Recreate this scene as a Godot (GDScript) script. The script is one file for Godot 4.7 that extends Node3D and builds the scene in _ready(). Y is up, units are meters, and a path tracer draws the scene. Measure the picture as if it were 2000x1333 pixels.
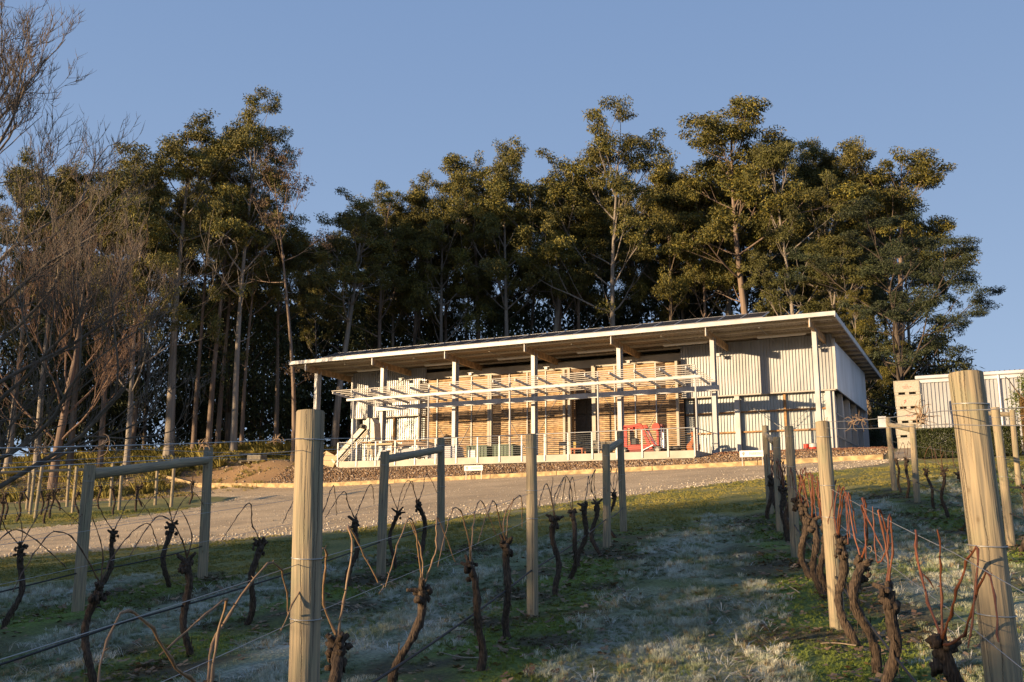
extends Node3D
# Vineyard, gravel court and open-fronted packing shed below a belt of gum trees, low evening sun.
# x runs along the shed's front, -z up the hill; "s" below means -z. y = 0 is near the camera's feet.

var rng := RandomNumberGenerator.new()
var nz := FastNoiseLite.new()
var nz2 := FastNoiseLite.new()
var M := {}
var used := {}
const ORD := ["first", "second", "third", "fourth", "fifth", "sixth", "seventh", "eighth", "ninth", "tenth", "eleventh", "twelfth", "thirteenth", "fourteenth", "fifteenth", "sixteenth", "seventeenth", "eighteenth", "nineteenth", "twentieth", "twenty-first", "twenty-second", "twenty-third", "twenty-fourth", "twenty-fifth", "twenty-sixth", "twenty-seventh", "twenty-eighth", "twenty-ninth", "thirtieth", "thirty-first", "thirty-second", "thirty-third", "thirty-fourth", "thirty-fifth", "thirty-sixth", "thirty-seventh", "thirty-eighth", "thirty-ninth", "fortieth"]

# ---------------------------------------------------------------- mesh builder
class MB:
	var v := PackedVector3Array()
	var n := PackedVector3Array()
	var c := PackedColorArray()
	var t := PackedVector2Array()
	var ix := PackedInt32Array()
	var col := Color(1, 1, 1)
	func vert(p: Vector3, nn: Vector3, uv := Vector2.ZERO) -> int:
		v.append(p); n.append(nn); c.append(col); t.append(uv)
		return v.size() - 1
	func itri(a: int, b: int, d: int) -> void:
		ix.append(a); ix.append(b); ix.append(d)
	func tri(a: Vector3, b: Vector3, d: Vector3) -> void:
		var nn := (d - a).cross(b - a).normalized()
		var i := vert(a, nn)
		vert(b, nn); vert(d, nn)
		itri(i, i + 1, i + 2)
	func quad(a: Vector3, b: Vector3, d: Vector3, e: Vector3, out: Vector3) -> void:
		var nn := (d - a).cross(b - a).normalized()
		var flip := nn.dot(out) < 0.0
		if flip: nn = -nn
		var i := vert(a, nn, Vector2(0, 0))
		vert(b, nn, Vector2(1, 0)); vert(d, nn, Vector2(1, 1)); vert(e, nn, Vector2(0, 1))
		if flip:
			itri(i, i + 2, i + 1); itri(i, i + 3, i + 2)
		else:
			itri(i, i + 1, i + 2); itri(i, i + 2, i + 3)
	func box(ce: Vector3, sz: Vector3, b := Basis.IDENTITY) -> void:
		var x := b.x * sz.x * 0.5
		var y := b.y * sz.y * 0.5
		var z := b.z * sz.z * 0.5
		quad(ce - x - y + z, ce + x - y + z, ce + x + y + z, ce - x + y + z, z)
		quad(ce - x - y - z, ce + x - y - z, ce + x + y - z, ce - x + y - z, -z)
		quad(ce + x - y - z, ce + x - y + z, ce + x + y + z, ce + x + y - z, x)
		quad(ce - x - y - z, ce - x - y + z, ce - x + y + z, ce - x + y - z, -x)
		quad(ce - x + y - z, ce + x + y - z, ce + x + y + z, ce - x + y + z, y)
		quad(ce - x - y - z, ce + x - y - z, ce + x - y + z, ce - x - y + z, -y)
	# box given by its two corners in (u, y, s)
	func ubox(u0: float, u1: float, y0: float, y1: float, s0: float, s1: float) -> void:
		box(Vector3((u0 + u1) * 0.5, (y0 + y1) * 0.5, -(s0 + s1) * 0.5), Vector3(absf(u1 - u0), absf(y1 - y0), absf(s1 - s0)))
	# chamfered box: wide faces plus cut edges
	func cbox(ce: Vector3, sz: Vector3, ch: float, b := Basis.IDENTITY) -> void:
		var h := sz * 0.5
		var ax := [b.x, b.y, b.z]
		for k in 3:
			var i := (k + 1) % 3
			var j := (k + 2) % 3
			for sg in [-1.0, 1.0]:
				var o: Vector3 = ce + ax[k] * h[k] * sg
				var p: Vector3 = ax[i] * (h[i] - ch)
				var q: Vector3 = ax[j] * (h[j] - ch)
				quad(o - p - q, o + p - q, o + p + q, o - p + q, ax[k] * sg)
			for si in [-1.0, 1.0]:
				for sj in [-1.0, 1.0]:
					var L: Vector3 = ax[k] * (h[k] - ch)
					var e1: Vector3 = ce + ax[i] * h[i] * si + ax[j] * (h[j] - ch) * sj
					var e2: Vector3 = ce + ax[i] * (h[i] - ch) * si + ax[j] * h[j] * sj
					quad(e1 - L, e1 + L, e2 + L, e2 - L, ax[i] * si + ax[j] * sj)
		for sx in [-1.0, 1.0]:
			for sy in [-1.0, 1.0]:
				for sz2 in [-1.0, 1.0]:
					var a: Vector3 = ce + b.x * h.x * sx + b.y * (h.y - ch) * sy + b.z * (h.z - ch) * sz2
					var d: Vector3 = ce + b.x * (h.x - ch) * sx + b.y * h.y * sy + b.z * (h.z - ch) * sz2
					var e: Vector3 = ce + b.x * (h.x - ch) * sx + b.y * (h.y - ch) * sy + b.z * h.z * sz2
					if (e - a).cross(d - a).dot(a - ce) > 0: tri(a, d, e)
					else: tri(a, e, d)
	func bar(a: Vector3, b: Vector3, w: float, h: float, up := Vector3.UP) -> void:
		var z := (b - a)
		var L := z.length()
		z = z.normalized()
		if absf(z.dot(up)) > 0.99: up = Vector3.RIGHT
		var x := up.cross(z).normalized()
		var y := z.cross(x)
		box((a + b) * 0.5, Vector3(w, h, L), Basis(x, y, z))
	func tube(p: PackedVector3Array, r: PackedFloat32Array, sides: int, cap := true, us := 1.0, cols := PackedColorArray(), rough := 0.0, seed_ := 0) -> void:
		var m := p.size()
		var d0 := (p[1] - p[0]).normalized()
		var x := d0.cross(Vector3.UP if absf(d0.y) < 0.9 else Vector3.RIGHT).normalized()
		var first := v.size()
		var run := 0.0
		for i in m:
			var d := (p[mini(i + 1, m - 1)] - p[maxi(i - 1, 0)]).normalized()
			x = (x - d * x.dot(d)).normalized()
			var y := d.cross(x)
			if i > 0: run += (p[i] - p[i - 1]).length()
			if cols.size() > 0: col = cols[i]
			for k in sides + 1:
				var a := TAU * float(k % sides) / sides
				var o := x * cos(a) + y * sin(a)
				var rr := r[i]
				if rough > 0.0: rr *= 1.0 + rough * (fposmod(sin(float((k % sides) * 37 + i * 91 + seed_) * 12.9898) * 43758.5453, 1.0) - 0.5) * 2.0
				vert(p[i] + o * rr, o, Vector2(float(k) / sides, run * us))
		var w := sides + 1
		for i in m - 1:
			for k in sides:
				var a0 := first + i * w + k
				itri(a0, a0 + w + 1, a0 + 1); itri(a0, a0 + w, a0 + w + 1)
		if cap:
			for e in [0, m - 1]:
				if r[e] < 0.004: continue
				var d := (p[1] - p[0]).normalized() * -1.0 if e == 0 else (p[m - 1] - p[m - 2]).normalized()
				var ce := vert(p[e], d, Vector2(0.5, 0.5))
				var f := v.size()
				for k in sides:
					vert(v[first + e * w + k], d, Vector2(0.5, 0.5))
				for k in sides:
					if e == 0: itri(ce, f + k, f + (k + 1) % sides)
					else: itri(ce, f + (k + 1) % sides, f + k)
	func rod(a: Vector3, b: Vector3, r: float, sides := 6) -> void:
		tube(PackedVector3Array([a, b]), PackedFloat32Array([r, r]), sides)
	# turned shape: profile of (radius, height) about the vertical through o
	func lathe(o: Vector3, prof: Array, sides: int) -> void:
		var m := prof.size()
		var f := v.size()
		for i in m:
			var q0: Vector2 = prof[maxi(i - 1, 0)]
			var q1: Vector2 = prof[mini(i + 1, m - 1)]
			var tg := (q1 - q0).normalized()
			for k in sides + 1:
				var a := TAU * k / sides
				var rad := Vector3(cos(a), 0, sin(a))
				vert(o + rad * prof[i].x + Vector3.UP * prof[i].y, (rad * tg.y - Vector3.UP * tg.x).normalized(), Vector2(float(k) / sides, prof[i].y))
		for i in m - 1:
			for k in sides:
				var a0 := f + i * (sides + 1) + k
				itri(a0, a0 + 1, a0 + sides + 2); itri(a0, a0 + sides + 2, a0 + sides + 1)
	# corrugated sheet from corner o, ribs standing along upv, repeated along al, proud towards out
	func corr(o: Vector3, al: Vector3, ln: float, upv: Vector3, pitch: float, dep: float, out: Vector3) -> void:
		var k := maxi(1, int(round(ln / pitch)))
		var pt := ln / k
		for i in k:
			var b := o + al * (pt * i)
			var q := [b, b + al * pt * 0.28, b + al * pt * 0.4 + out * dep, b + al * pt * 0.6 + out * dep, b + al * pt * 0.72, b + al * pt]
			for j in 5:
				quad(q[j], q[j + 1], q[j + 1] + upv, q[j] + upv, out)
	func blob(ce: Vector3, r: Vector3, rough: float, seed_: int, lat := 5, lon := 8) -> void:
		var f := v.size()
		for i in lat + 1:
			var th := PI * i / lat
			for k in lon + 1:
				var ph := TAU * (k % lon) / lon
				var d := Vector3(sin(th) * cos(ph), cos(th), sin(th) * sin(ph))
				var h := 1.0
				if i > 0 and i < lat: h += rough * (fposmod(sin(float((k % lon) * 17 + i * 71 + seed_ * 13) * 12.9898) * 43758.5453, 1.0) - 0.5) * 2.0
				vert(ce + d * r * h, d, Vector2(float(k) / lon, float(i) / lat))
		for i in lat:
			for k in lon:
				var a := f + i * (lon + 1) + k
				itri(a, a + lon + 2, a + 1); itri(a, a + lon + 1, a + lon + 2)
	func leaf(p: Vector3, d: Vector3, side: Vector3, L: float, w: float, nn: Vector3) -> void:
		nn = d.cross(side).normalized()
		var i := vert(p, nn)
		vert(p + d * L * 0.45 + side * w * 0.5, nn); vert(p + d * L, nn); vert(p + d * L * 0.45 - side * w * 0.5, nn)
		itri(i, i + 1, i + 2); itri(i, i + 2, i + 3)
	func mesh() -> ArrayMesh:
		var a := []
		a.resize(Mesh.ARRAY_MAX)
		a[Mesh.ARRAY_VERTEX] = v; a[Mesh.ARRAY_NORMAL] = n; a[Mesh.ARRAY_COLOR] = c; a[Mesh.ARRAY_TEX_UV] = t; a[Mesh.ARRAY_INDEX] = ix
		var m := ArrayMesh.new()
		m.add_surface_from_arrays(Mesh.PRIMITIVE_TRIANGLES, a)
		return m

# ---------------------------------------------------------------- nodes
func numbered(parent: Node, called: String) -> String:
	var key := str(parent.get_instance_id()) + called
	var k: int = used.get(key, 0)
	used[key] = k + 1
	return called if k == 0 else "%s_%03d" % [called, k]

func tag(o: Node, label: String, category: String, group := "") -> void:
	o.set_meta("label", label); o.set_meta("category", category)
	if group != "": o.set_meta("group", group)

func thing(called: String, label: String, category: String, at := Vector3.ZERO, turn := 0.0, group := "") -> Node3D:
	var o := Node3D.new()
	o.name = numbered(self, called)
	add_child(o, true)
	o.position = at
	o.rotation.y = turn
	tag(o, label, category, group)
	return o

func part(parent: Node, called: String, mesh: Variant, m: Material, at := Vector3.ZERO) -> MeshInstance3D:
	var o := MeshInstance3D.new()
	o.mesh = mesh.mesh() if mesh is MB else mesh
	o.material_override = m
	o.name = numbered(parent, called)
	parent.add_child(o, true)
	o.position = at
	o.cast_shadow = GeometryInstance3D.SHADOW_CASTING_SETTING_ON
	return o

func structure(called: String, mesh: Variant, m: Material) -> MeshInstance3D:
	var o := part(self, called, mesh, m)
	o.set_meta("kind", "structure")
	return o

func scatter(called: String, label: String, category: String, mesh: Mesh, m: Material, xf: Array, cols: Array, parent: Node = self) -> void:
	var mm := MultiMesh.new()
	mm.transform_format = MultiMesh.TRANSFORM_3D
	mm.use_colors = true
	mm.mesh = mesh
	mm.instance_count = xf.size()
	for i in xf.size():
		mm.set_instance_transform(i, xf[i])
		mm.set_instance_color(i, cols[i])
	var o := MultiMeshInstance3D.new()
	o.multimesh = mm
	o.material_override = m
	o.name = numbered(parent, called)
	parent.add_child(o, true)
	o.set_meta("kind", "stuff")
	if parent == self: tag(o, label, category)

# ---------------------------------------------------------------- materials (colours given as linear reflectances)
func lin(r: float, g: float, b: float) -> Color:
	return Color(r, g, b).linear_to_srgb()

func mat(key: String, col: Color, rough := 0.8, metal := 0.0) -> StandardMaterial3D:
	var m := StandardMaterial3D.new()
	m.albedo_color = col.linear_to_srgb()
	m.roughness = rough
	m.metallic = metal
	M[key] = m
	return m

func noise_texture(size: int, freq: float, seed_: int, lo: Color, hi: Color, oct := 4, stretch := Vector2.ONE, hard := 0.0) -> ImageTexture:
	var f := FastNoiseLite.new()
	f.seed = seed_
	f.noise_type = FastNoiseLite.TYPE_SIMPLEX_SMOOTH
	f.frequency = freq
	f.fractal_octaves = oct
	var im := f.get_seamless_image(int(size * stretch.x), int(size * stretch.y))
	if stretch != Vector2.ONE: im.resize(size, size, Image.INTERPOLATE_LANCZOS)
	im.convert(Image.FORMAT_L8)
	var src := im.get_data()
	var out := PackedByteArray()
	out.resize(size * size * 3)
	var ls := lo.linear_to_srgb()
	var hs := hi.linear_to_srgb()
	for i in size * size:
		var k := src[i] / 255.0
		k = clampf((k - 0.5) * (1.0 + hard) + 0.5, 0.0, 1.0)
		out[i * 3] = int(255.0 * lerpf(ls.r, hs.r, k)); out[i * 3 + 1] = int(255.0 * lerpf(ls.g, hs.g, k)); out[i * 3 + 2] = int(255.0 * lerpf(ls.b, hs.b, k))
	return ImageTexture.create_from_image(Image.create_from_data(size, size, false, Image.FORMAT_RGB8, out))

func bump_texture(size: int, freq: float, seed_: int, depth: float, oct := 4, stretch := Vector2.ONE) -> ImageTexture:
	var f := FastNoiseLite.new()
	f.seed = seed_
	f.frequency = freq
	f.fractal_octaves = oct
	var im := f.get_seamless_image(int(size * stretch.x), int(size * stretch.y))
	if stretch != Vector2.ONE: im.resize(size, size, Image.INTERPOLATE_LANCZOS)
	im.convert(Image.FORMAT_RGB8)
	im.bump_map_to_normal_map(depth)
	return ImageTexture.create_from_image(im)

func textured(m: StandardMaterial3D, tex: Texture2D, scale: Vector3, nrm: Texture2D = null, ns := 1.0) -> StandardMaterial3D:
	m.albedo_texture = tex
	m.uv1_triplanar = true
	m.uv1_world_triplanar = true
	m.uv1_scale = scale
	if nrm:
		m.normal_enabled = true
		m.normal_texture = nrm
		m.normal_scale = ns
	return m

# weathered pole timber for cylinders: u round the pole, v along it; grain, checks (drying cracks), knots, stains
func pole_images(seed_: int) -> Array:
	var W := 256
	var H := 1024
	var a := FastNoiseLite.new(); a.seed = seed_; a.frequency = 0.035; a.fractal_octaves = 5
	var b := FastNoiseLite.new(); b.seed = seed_ + 5; b.frequency = 0.006; b.fractal_octaves = 3
	var g := a.get_seamless_image(W * 2, 96)
	g.resize(W, H, Image.INTERPOLATE_CUBIC)
	var s := b.get_seamless_image(W, H)
	g.convert(Image.FORMAT_L8); s.convert(Image.FORMAT_L8)
	var gd := g.get_data()
	var sd := s.get_data()
	var r := RandomNumberGenerator.new()
	r.seed = seed_
	var crack := PackedFloat32Array(); crack.resize(W * H)
	for k in 30:
		var x := r.randf() * W
		var y0 := int(r.randf() * H * 0.9)
		var L := int((r.randf_range(0.4, 0.95) if k < 9 else r.randf_range(0.1, 0.5)) * H)
		var drift := r.randf_range(-0.03, 0.03)
		for y in range(y0, mini(y0 + L, H)):
			x += drift + r.randf_range(-0.35, 0.35)
			var dp := sin(PI * float(y - y0) / L) * r.randf_range(0.6, 1.0)
			var xi := int(x)
			crack[y * W + posmod(xi, W)] = maxf(crack[y * W + posmod(xi, W)], dp)
			crack[y * W + posmod(xi + 1, W)] = maxf(crack[y * W + posmod(xi + 1, W)], dp * (0.95 if k < 12 else 0.5))
			if k < 9: crack[y * W + posmod(xi - 1, W)] = maxf(crack[y * W + posmod(xi - 1, W)], dp * 0.8)
	var knots := []
	for k in 5: knots.append(Vector3(r.randf() * W, r.randf() * H, r.randf_range(5, 9)))
	var col := PackedByteArray(); col.resize(W * H * 3)
	var hgt := PackedByteArray(); hgt.resize(W * H * 3)
	var light := Color(0.37, 0.29, 0.18)
	var dark := Color(0.20, 0.17, 0.12)
	var green := Color(0.25, 0.25, 0.15)
	for y in H:
		for x in W:
			var i := y * W + x
			var k := gd[i] / 255.0
			k = clampf((k - 0.5) * 1.7 + 0.55, 0, 1)
			var st := clampf((sd[i] / 255.0 - 0.52) * 3.0, 0, 1)
			var c := dark.lerp(light, k).lerp(green, st * 0.4)
			var kn := 0.0
			for q: Vector3 in knots:
				var dx := absf(x - q.x); dx = minf(dx, W - dx)
				var e := Vector2(dx, (y - q.y) * 0.7).length() / q.z
				if e < 1.4: kn = maxf(kn, 0.75 if e < 0.45 else (0.5 + 0.3 * sin(e * 14.0)) * (1.4 - e))
			c = c.lerp(Color(0.13, 0.085, 0.045), clampf(kn, 0, 1) * 0.8)
			c = c.lerp(Color(0.035, 0.025, 0.018), crack[i] * 0.92)
			c = c.linear_to_srgb()
			col[i * 3] = int(c.r * 255); col[i * 3 + 1] = int(c.g * 255); col[i * 3 + 2] = int(c.b * 255)
			var h := clampi(int((0.4 + 0.35 * k - 0.6 * crack[i] + 0.1 * kn) * 255), 0, 255)
			hgt[i * 3] = h; hgt[i * 3 + 1] = h; hgt[i * 3 + 2] = h
	var im := Image.create_from_data(W, H, false, Image.FORMAT_RGB8, col)
	var hm := Image.create_from_data(W, H, false, Image.FORMAT_RGB8, hgt)
	hm.bump_map_to_normal_map(5.0)
	return [ImageTexture.create_from_image(im), ImageTexture.create_from_image(hm)]

func make_materials() -> void:
	var g0 := noise_texture(512, 0.02, 3, Color(0.55, 0.55, 0.55), Color(1, 1, 1), 5)
	var g1 := noise_texture(512, 0.035, 8, Color(0.58, 0.58, 0.58), Color(1, 1, 1), 5, Vector2.ONE, 1.2)
	var b1 := bump_texture(512, 0.05, 4, 5.0, 5)
	var streak := noise_texture(512, 0.02, 11, Color(0.5, 0.5, 0.5), Color(1, 1, 1), 4, Vector2(1, 0.12), 0.8)
	var streakb := bump_texture(512, 0.02, 11, 5.0, 4, Vector2(1, 0.12))
	var metal_n := noise_texture(256, 0.01, 21, Color(0.76, 0.75, 0.73), Color(1, 1, 1), 5, Vector2.ONE, 0.5)
	var m := mat("ground", Color(1, 1, 1), 0.95)
	m.vertex_color_use_as_albedo = true
	textured(m, g1, Vector3(0.9, 0.9, 0.9), b1, 1.0)
	m = mat("gravel", Color(1, 1, 1), 0.92)
	textured(m, noise_texture(1024, 0.09, 31, Color(0.44, 0.30, 0.155), Color(0.80, 0.60, 0.35), 4, Vector2.ONE, 1.6), Vector3(0.42, 0.42, 0.42), bump_texture(1024, 0.1, 31, 6.0, 3), 0.45)
	m.detail_enabled = true
	m.detail_blend_mode = BaseMaterial3D.BLEND_MODE_MUL
	m.detail_albedo = noise_texture(512, 0.012, 77, Color(0.70, 0.68, 0.66), Color(1, 1, 1), 4, Vector2.ONE, 0.6)
	m.detail_uv_layer = BaseMaterial3D.DETAIL_UV_2
	m.uv2_triplanar = true; m.uv2_world_triplanar = true; m.uv2_scale = Vector3(0.05, 0.05, 0.05)
	m = mat("grass", Color(1, 1, 1), 0.85); m.vertex_color_use_as_albedo = true; m.backlight_enabled = true; m.backlight = Color(0.25, 0.28, 0.12)
	m = mat("leaf", Color(1, 1, 1), 0.7); m.vertex_color_use_as_albedo = true; m.backlight_enabled = true; m.backlight = Color(0.20, 0.22, 0.05); m.cull_mode = BaseMaterial3D.CULL_DISABLED
	m = mat("chip", Color(1, 1, 1), 0.9); m.vertex_color_use_as_albedo = true
	m = mat("bark", Color(1, 1, 1), 0.85); m.vertex_color_use_as_albedo = true; textured(m, streak, Vector3(0.9, 0.10, 0.9), streakb, 0.6)
	m = mat("vine_bark", Color(0.105, 0.072, 0.047), 0.95); textured(m, noise_texture(512, 0.03, 17, Color(0.22, 0.2, 0.19), Color(1, 1, 1), 5, Vector2(1, 0.25), 1.6), Vector3(5, 4, 5), bump_texture(512, 0.03, 17, 9.0, 5, Vector2(1, 0.25)), 2.0)
	m = mat("cane", Color(1, 1, 1), 0.55); m.vertex_color_use_as_albedo = true; textured(m, streak, Vector3(5, 5, 5))
	m = mat("tendril", Color(0.30, 0.20, 0.12), 0.8)
	m = mat("wire", Color(0.42, 0.42, 0.41), 0.45, 0.6)
	m = mat("drip", Color(0.018, 0.018, 0.02), 0.55)
	m = mat("end_grain", Color(0.24, 0.20, 0.12), 0.95); textured(m, g1, Vector3(9, 9, 9))
	for k in 2:
		var im := pole_images(40 + k * 9)
		m = mat("pole%d" % k, Color(1, 1, 1), 0.9)
		m.albedo_texture = im[0]
		m.normal_enabled = true; m.normal_texture = im[1]; m.normal_scale = 0.9
	m = mat("white_steel", Color(0.49, 0.495, 0.495), 0.45); textured(m, metal_n, Vector3(0.6, 0.25, 0.6))
	m = mat("galv", Color(0.34, 0.355, 0.37), 0.5, 0.35); textured(m, metal_n, Vector3(0.8, 0.8, 0.8))
	m = mat("sheet_light", Color(0.40, 0.41, 0.425), 0.4, 0.1); textured(m, metal_n, Vector3(0.25, 0.1, 0.25))
	m = mat("sheet_blue", Color(0.42, 0.455, 0.455), 0.38, 0.15); textured(m, metal_n, Vector3(0.25, 0.1, 0.25))
	m = mat("sheet_grey", Color(0.62, 0.63, 0.66), 0.4, 0.1); textured(m, metal_n, Vector3(0.25, 0.1, 0.25))
	m = mat("roof_under", Color(0.32, 0.27, 0.205), 0.5, 0.25); textured(m, metal_n, Vector3(0.2, 0.2, 0.05))
	m = mat("roof_dark", Color(0.10, 0.105, 0.115), 0.45, 0.2)
	m = mat("purlin", Color(0.60, 0.53, 0.42), 0.5, 0.1)
	m = mat("timber_beam", Color(0.46, 0.31, 0.17), 0.7); textured(m, streak, Vector3(1.5, 1.5, 0.3))
	m = mat("timber_rail", Color(0.46, 0.25, 0.10), 0.75); textured(m, streak, Vector3(0.3, 2, 2))
	m = mat("cream", Color(0.46, 0.42, 0.345), 0.6); textured(m, metal_n, Vector3(0.4, 0.4, 0.4))
	for k in 4:
		var t := [Color(0.56, 0.36, 0.165), Color(0.51, 0.315, 0.14), Color(0.60, 0.395, 0.195), Color(0.55, 0.375, 0.205)]
		m = mat("slat%d" % k, t[k], 0.7); textured(m, streak, Vector3(0.25, 3, 3))
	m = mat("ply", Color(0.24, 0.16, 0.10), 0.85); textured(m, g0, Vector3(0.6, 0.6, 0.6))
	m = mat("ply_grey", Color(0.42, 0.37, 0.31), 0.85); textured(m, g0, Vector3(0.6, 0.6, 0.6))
	m = mat("louvre", Color(0.42, 0.385, 0.335), 0.55); textured(m, metal_n, Vector3(0.6, 0.6, 0.6))
	m = mat("rafter_dark", Color(0.36, 0.33, 0.30), 0.55, 0.15)
	m = mat("deck_board", Color(0.34, 0.27, 0.19), 0.8); textured(m, streak, Vector3(0.3, 2, 2))
	m = mat("concrete", Color(0.33, 0.31, 0.28), 0.9); textured(m, g0, Vector3(0.7, 0.7, 0.7))
	m = mat("solar", Color(0.022, 0.024, 0.036), 0.25)
	m = mat("alloy", Color(0.55, 0.55, 0.56), 0.35, 0.7)
	m = mat("tube_light", Color(0.78, 0.74, 0.64), 0.4)
	m = mat("sleeper", Color(0.56, 0.40, 0.20), 0.85); textured(m, streak, Vector3(0.25, 2.2, 2.2))
	m = mat("red", Color(0.56, 0.035, 0.014), 0.6); textured(m, metal_n, Vector3(1.5, 1.5, 1.5))
	m = mat("dark_red", Color(0.16, 0.025, 0.018), 0.6)
	m = mat("black", Color(0.02, 0.02, 0.021), 0.6)
	m = mat("steel", Color(0.5, 0.49, 0.47), 0.35, 0.6)
	m = mat("chrome", Color(0.75, 0.74, 0.72), 0.2, 0.9)
	m = mat("terracotta", Color(0.50, 0.17, 0.06), 0.8); textured(m, g0, Vector3(3, 3, 3))
	m = mat("crate_green", Color(0.065, 0.105, 0.06), 0.6)
	m = mat("paper", Color(0.74, 0.72, 0.68), 0.7)
	m = mat("bin_white", Color(0.50, 0.46, 0.37), 0.6); textured(m, g0, Vector3(1.6, 1.6, 1.6))
	m = mat("bin_print", Color(0.48, 0.07, 0.05), 0.7)
	m = mat("print_dark", Color(0.10, 0.09, 0.08), 0.8)
	m = mat("print_green", Color(0.16, 0.22, 0.08), 0.8)
	m = mat("bench_red", Color(0.46, 0.13, 0.04), 0.6)
	m = mat("straw", Color(0.42, 0.30, 0.08), 0.85)
	m = mat("crate_wood", Color(0.22, 0.19, 0.14), 0.85); textured(m, streak, Vector3(1, 4, 4))
	m = mat("tarp_brown", Color(0.24, 0.155, 0.09), 0.7)
	m = mat("tarp_grey", Color(0.42, 0.42, 0.44), 0.6)
	m = mat("machine_cream", Color(0.66, 0.58, 0.44), 0.5); textured(m, metal_n, Vector3(1.5, 1.5, 1.5))
	m = mat("hopper_tan", Color(0.40, 0.29, 0.14), 0.6)
	m = mat("block_wall", Color(0.20, 0.20, 0.19), 0.9); textured(m, g1, Vector3(0.6, 0.6, 0.6))
	m = mat("stone", Color(1, 1, 1), 0.95); m.vertex_color_use_as_albedo = true
	m = mat("logo_print", Color(0.30, 0.05, 0.04), 0.8)

# ---------------------------------------------------------------- terrain
func G(u: float, s: float) -> float:
	var se := minf(s, 37.5)
	if se < -45.0: se = -45.0 + (se + 45.0) * 0.12
	var y := -0.2 + 0.09 * se
	y += 0.025 * (clampf(u, -42.0, 12.0) + 20.0) * smoothstep(16.0, 37.5, s)
	if s > 29.0:
		var wl := smoothstep(-36.0, -42.0, u)
		var bank := y + 3.3 * smoothstep(29.0, 50.0, s)
		if s > 37.5:
			var mid := lerpf(y + 0.13, 3.98, smoothstep(37.5, 41.2, s))
			mid = lerpf(mid, 4.36, smoothstep(41.2, 45.5, s))
			if u > -12.5: mid = lerpf(mid, maxf(mid, lerpf(y + 0.13, 4.42, smoothstep(37.5, 44.0, s))), smoothstep(-12.5, -11.0, u))
			var yard := lerpf(y, 4.3, smoothstep(37.5, 43.0, s))
			mid = lerpf(mid, yard, smoothstep(-4.4, -3.6, u))
			y = mid
		y = lerpf(y, bank, wl)
		var mx := (u + 35.2) / 2.6
		var ms := (s - 39.8) / 2.2
		y += 0.75 * exp(-mx * mx - ms * ms)
	y += 1.3 * smoothstep(61.0, 74.0, s)
	if s > 80.0: y -= minf((s - 80.0) * 0.14, 18.0)
	if u < -75.0 and s > 20.0: y -= minf((-75.0 - u) * 0.05, 4.0)
	return y

func Gp(u: float, s: float) -> Vector3:
	return Vector3(u, G(u, s), -s)

const LATX := 0.8910065
const LATS := 0.4539905
func us(lat: float, d: float) -> Vector2:   # across / along the view's ground direction -> (u, s)
	return Vector2(lat * LATX - d * LATS, lat * LATS + d * LATX)

func lerp_table(t: Array, x: float) -> float:
	if x <= t[0][0]: return t[0][1]
	for i in t.size() - 1:
		if x <= t[i + 1][0]: return lerpf(t[i][1], t[i + 1][1], (x - t[i][0]) / (t[i + 1][0] - t[i][0]))
	return t[-1][1]

const ROAD_R := [[-30.0, -32.0], [5.0, -20.0], [11.1, -15.8], [12.9, -14.0], [15.6, -12.1], [17.2, -11.5], [20.3, -10.4], [22.5, -9.8], [24.3, -8.7], [27.4, -7.3], [29.0, -6.2], [30.8, -5.0], [33.8, -3.6], [36.6, -2.9], [37.4, -2.8]]
const ROAD_L := [[-30.0, -40.0], [5.0, -26.0], [11.0, -22.2], [15.0, -21.3], [17.5, -20.9], [20.0, -21.3], [23.5, -22.9], [27.3, -25.2], [30.0, -29.0], [33.0, -33.5], [35.0, -36.5], [37.4, -38.0]]
# vine rows: offset across the view, drift, distance of the far end
const ROWS := {"A": [0.925, 0.22, 18.8], "B": [-2.03, 0.236, 17.0], "C": [-4.73, 0.236, 15.3], "D": [-7.31, 0.236, 13.2], "Z": [3.65, 0.236, 22.3], "Y": [6.4, 0.236, 25.0]}

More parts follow.
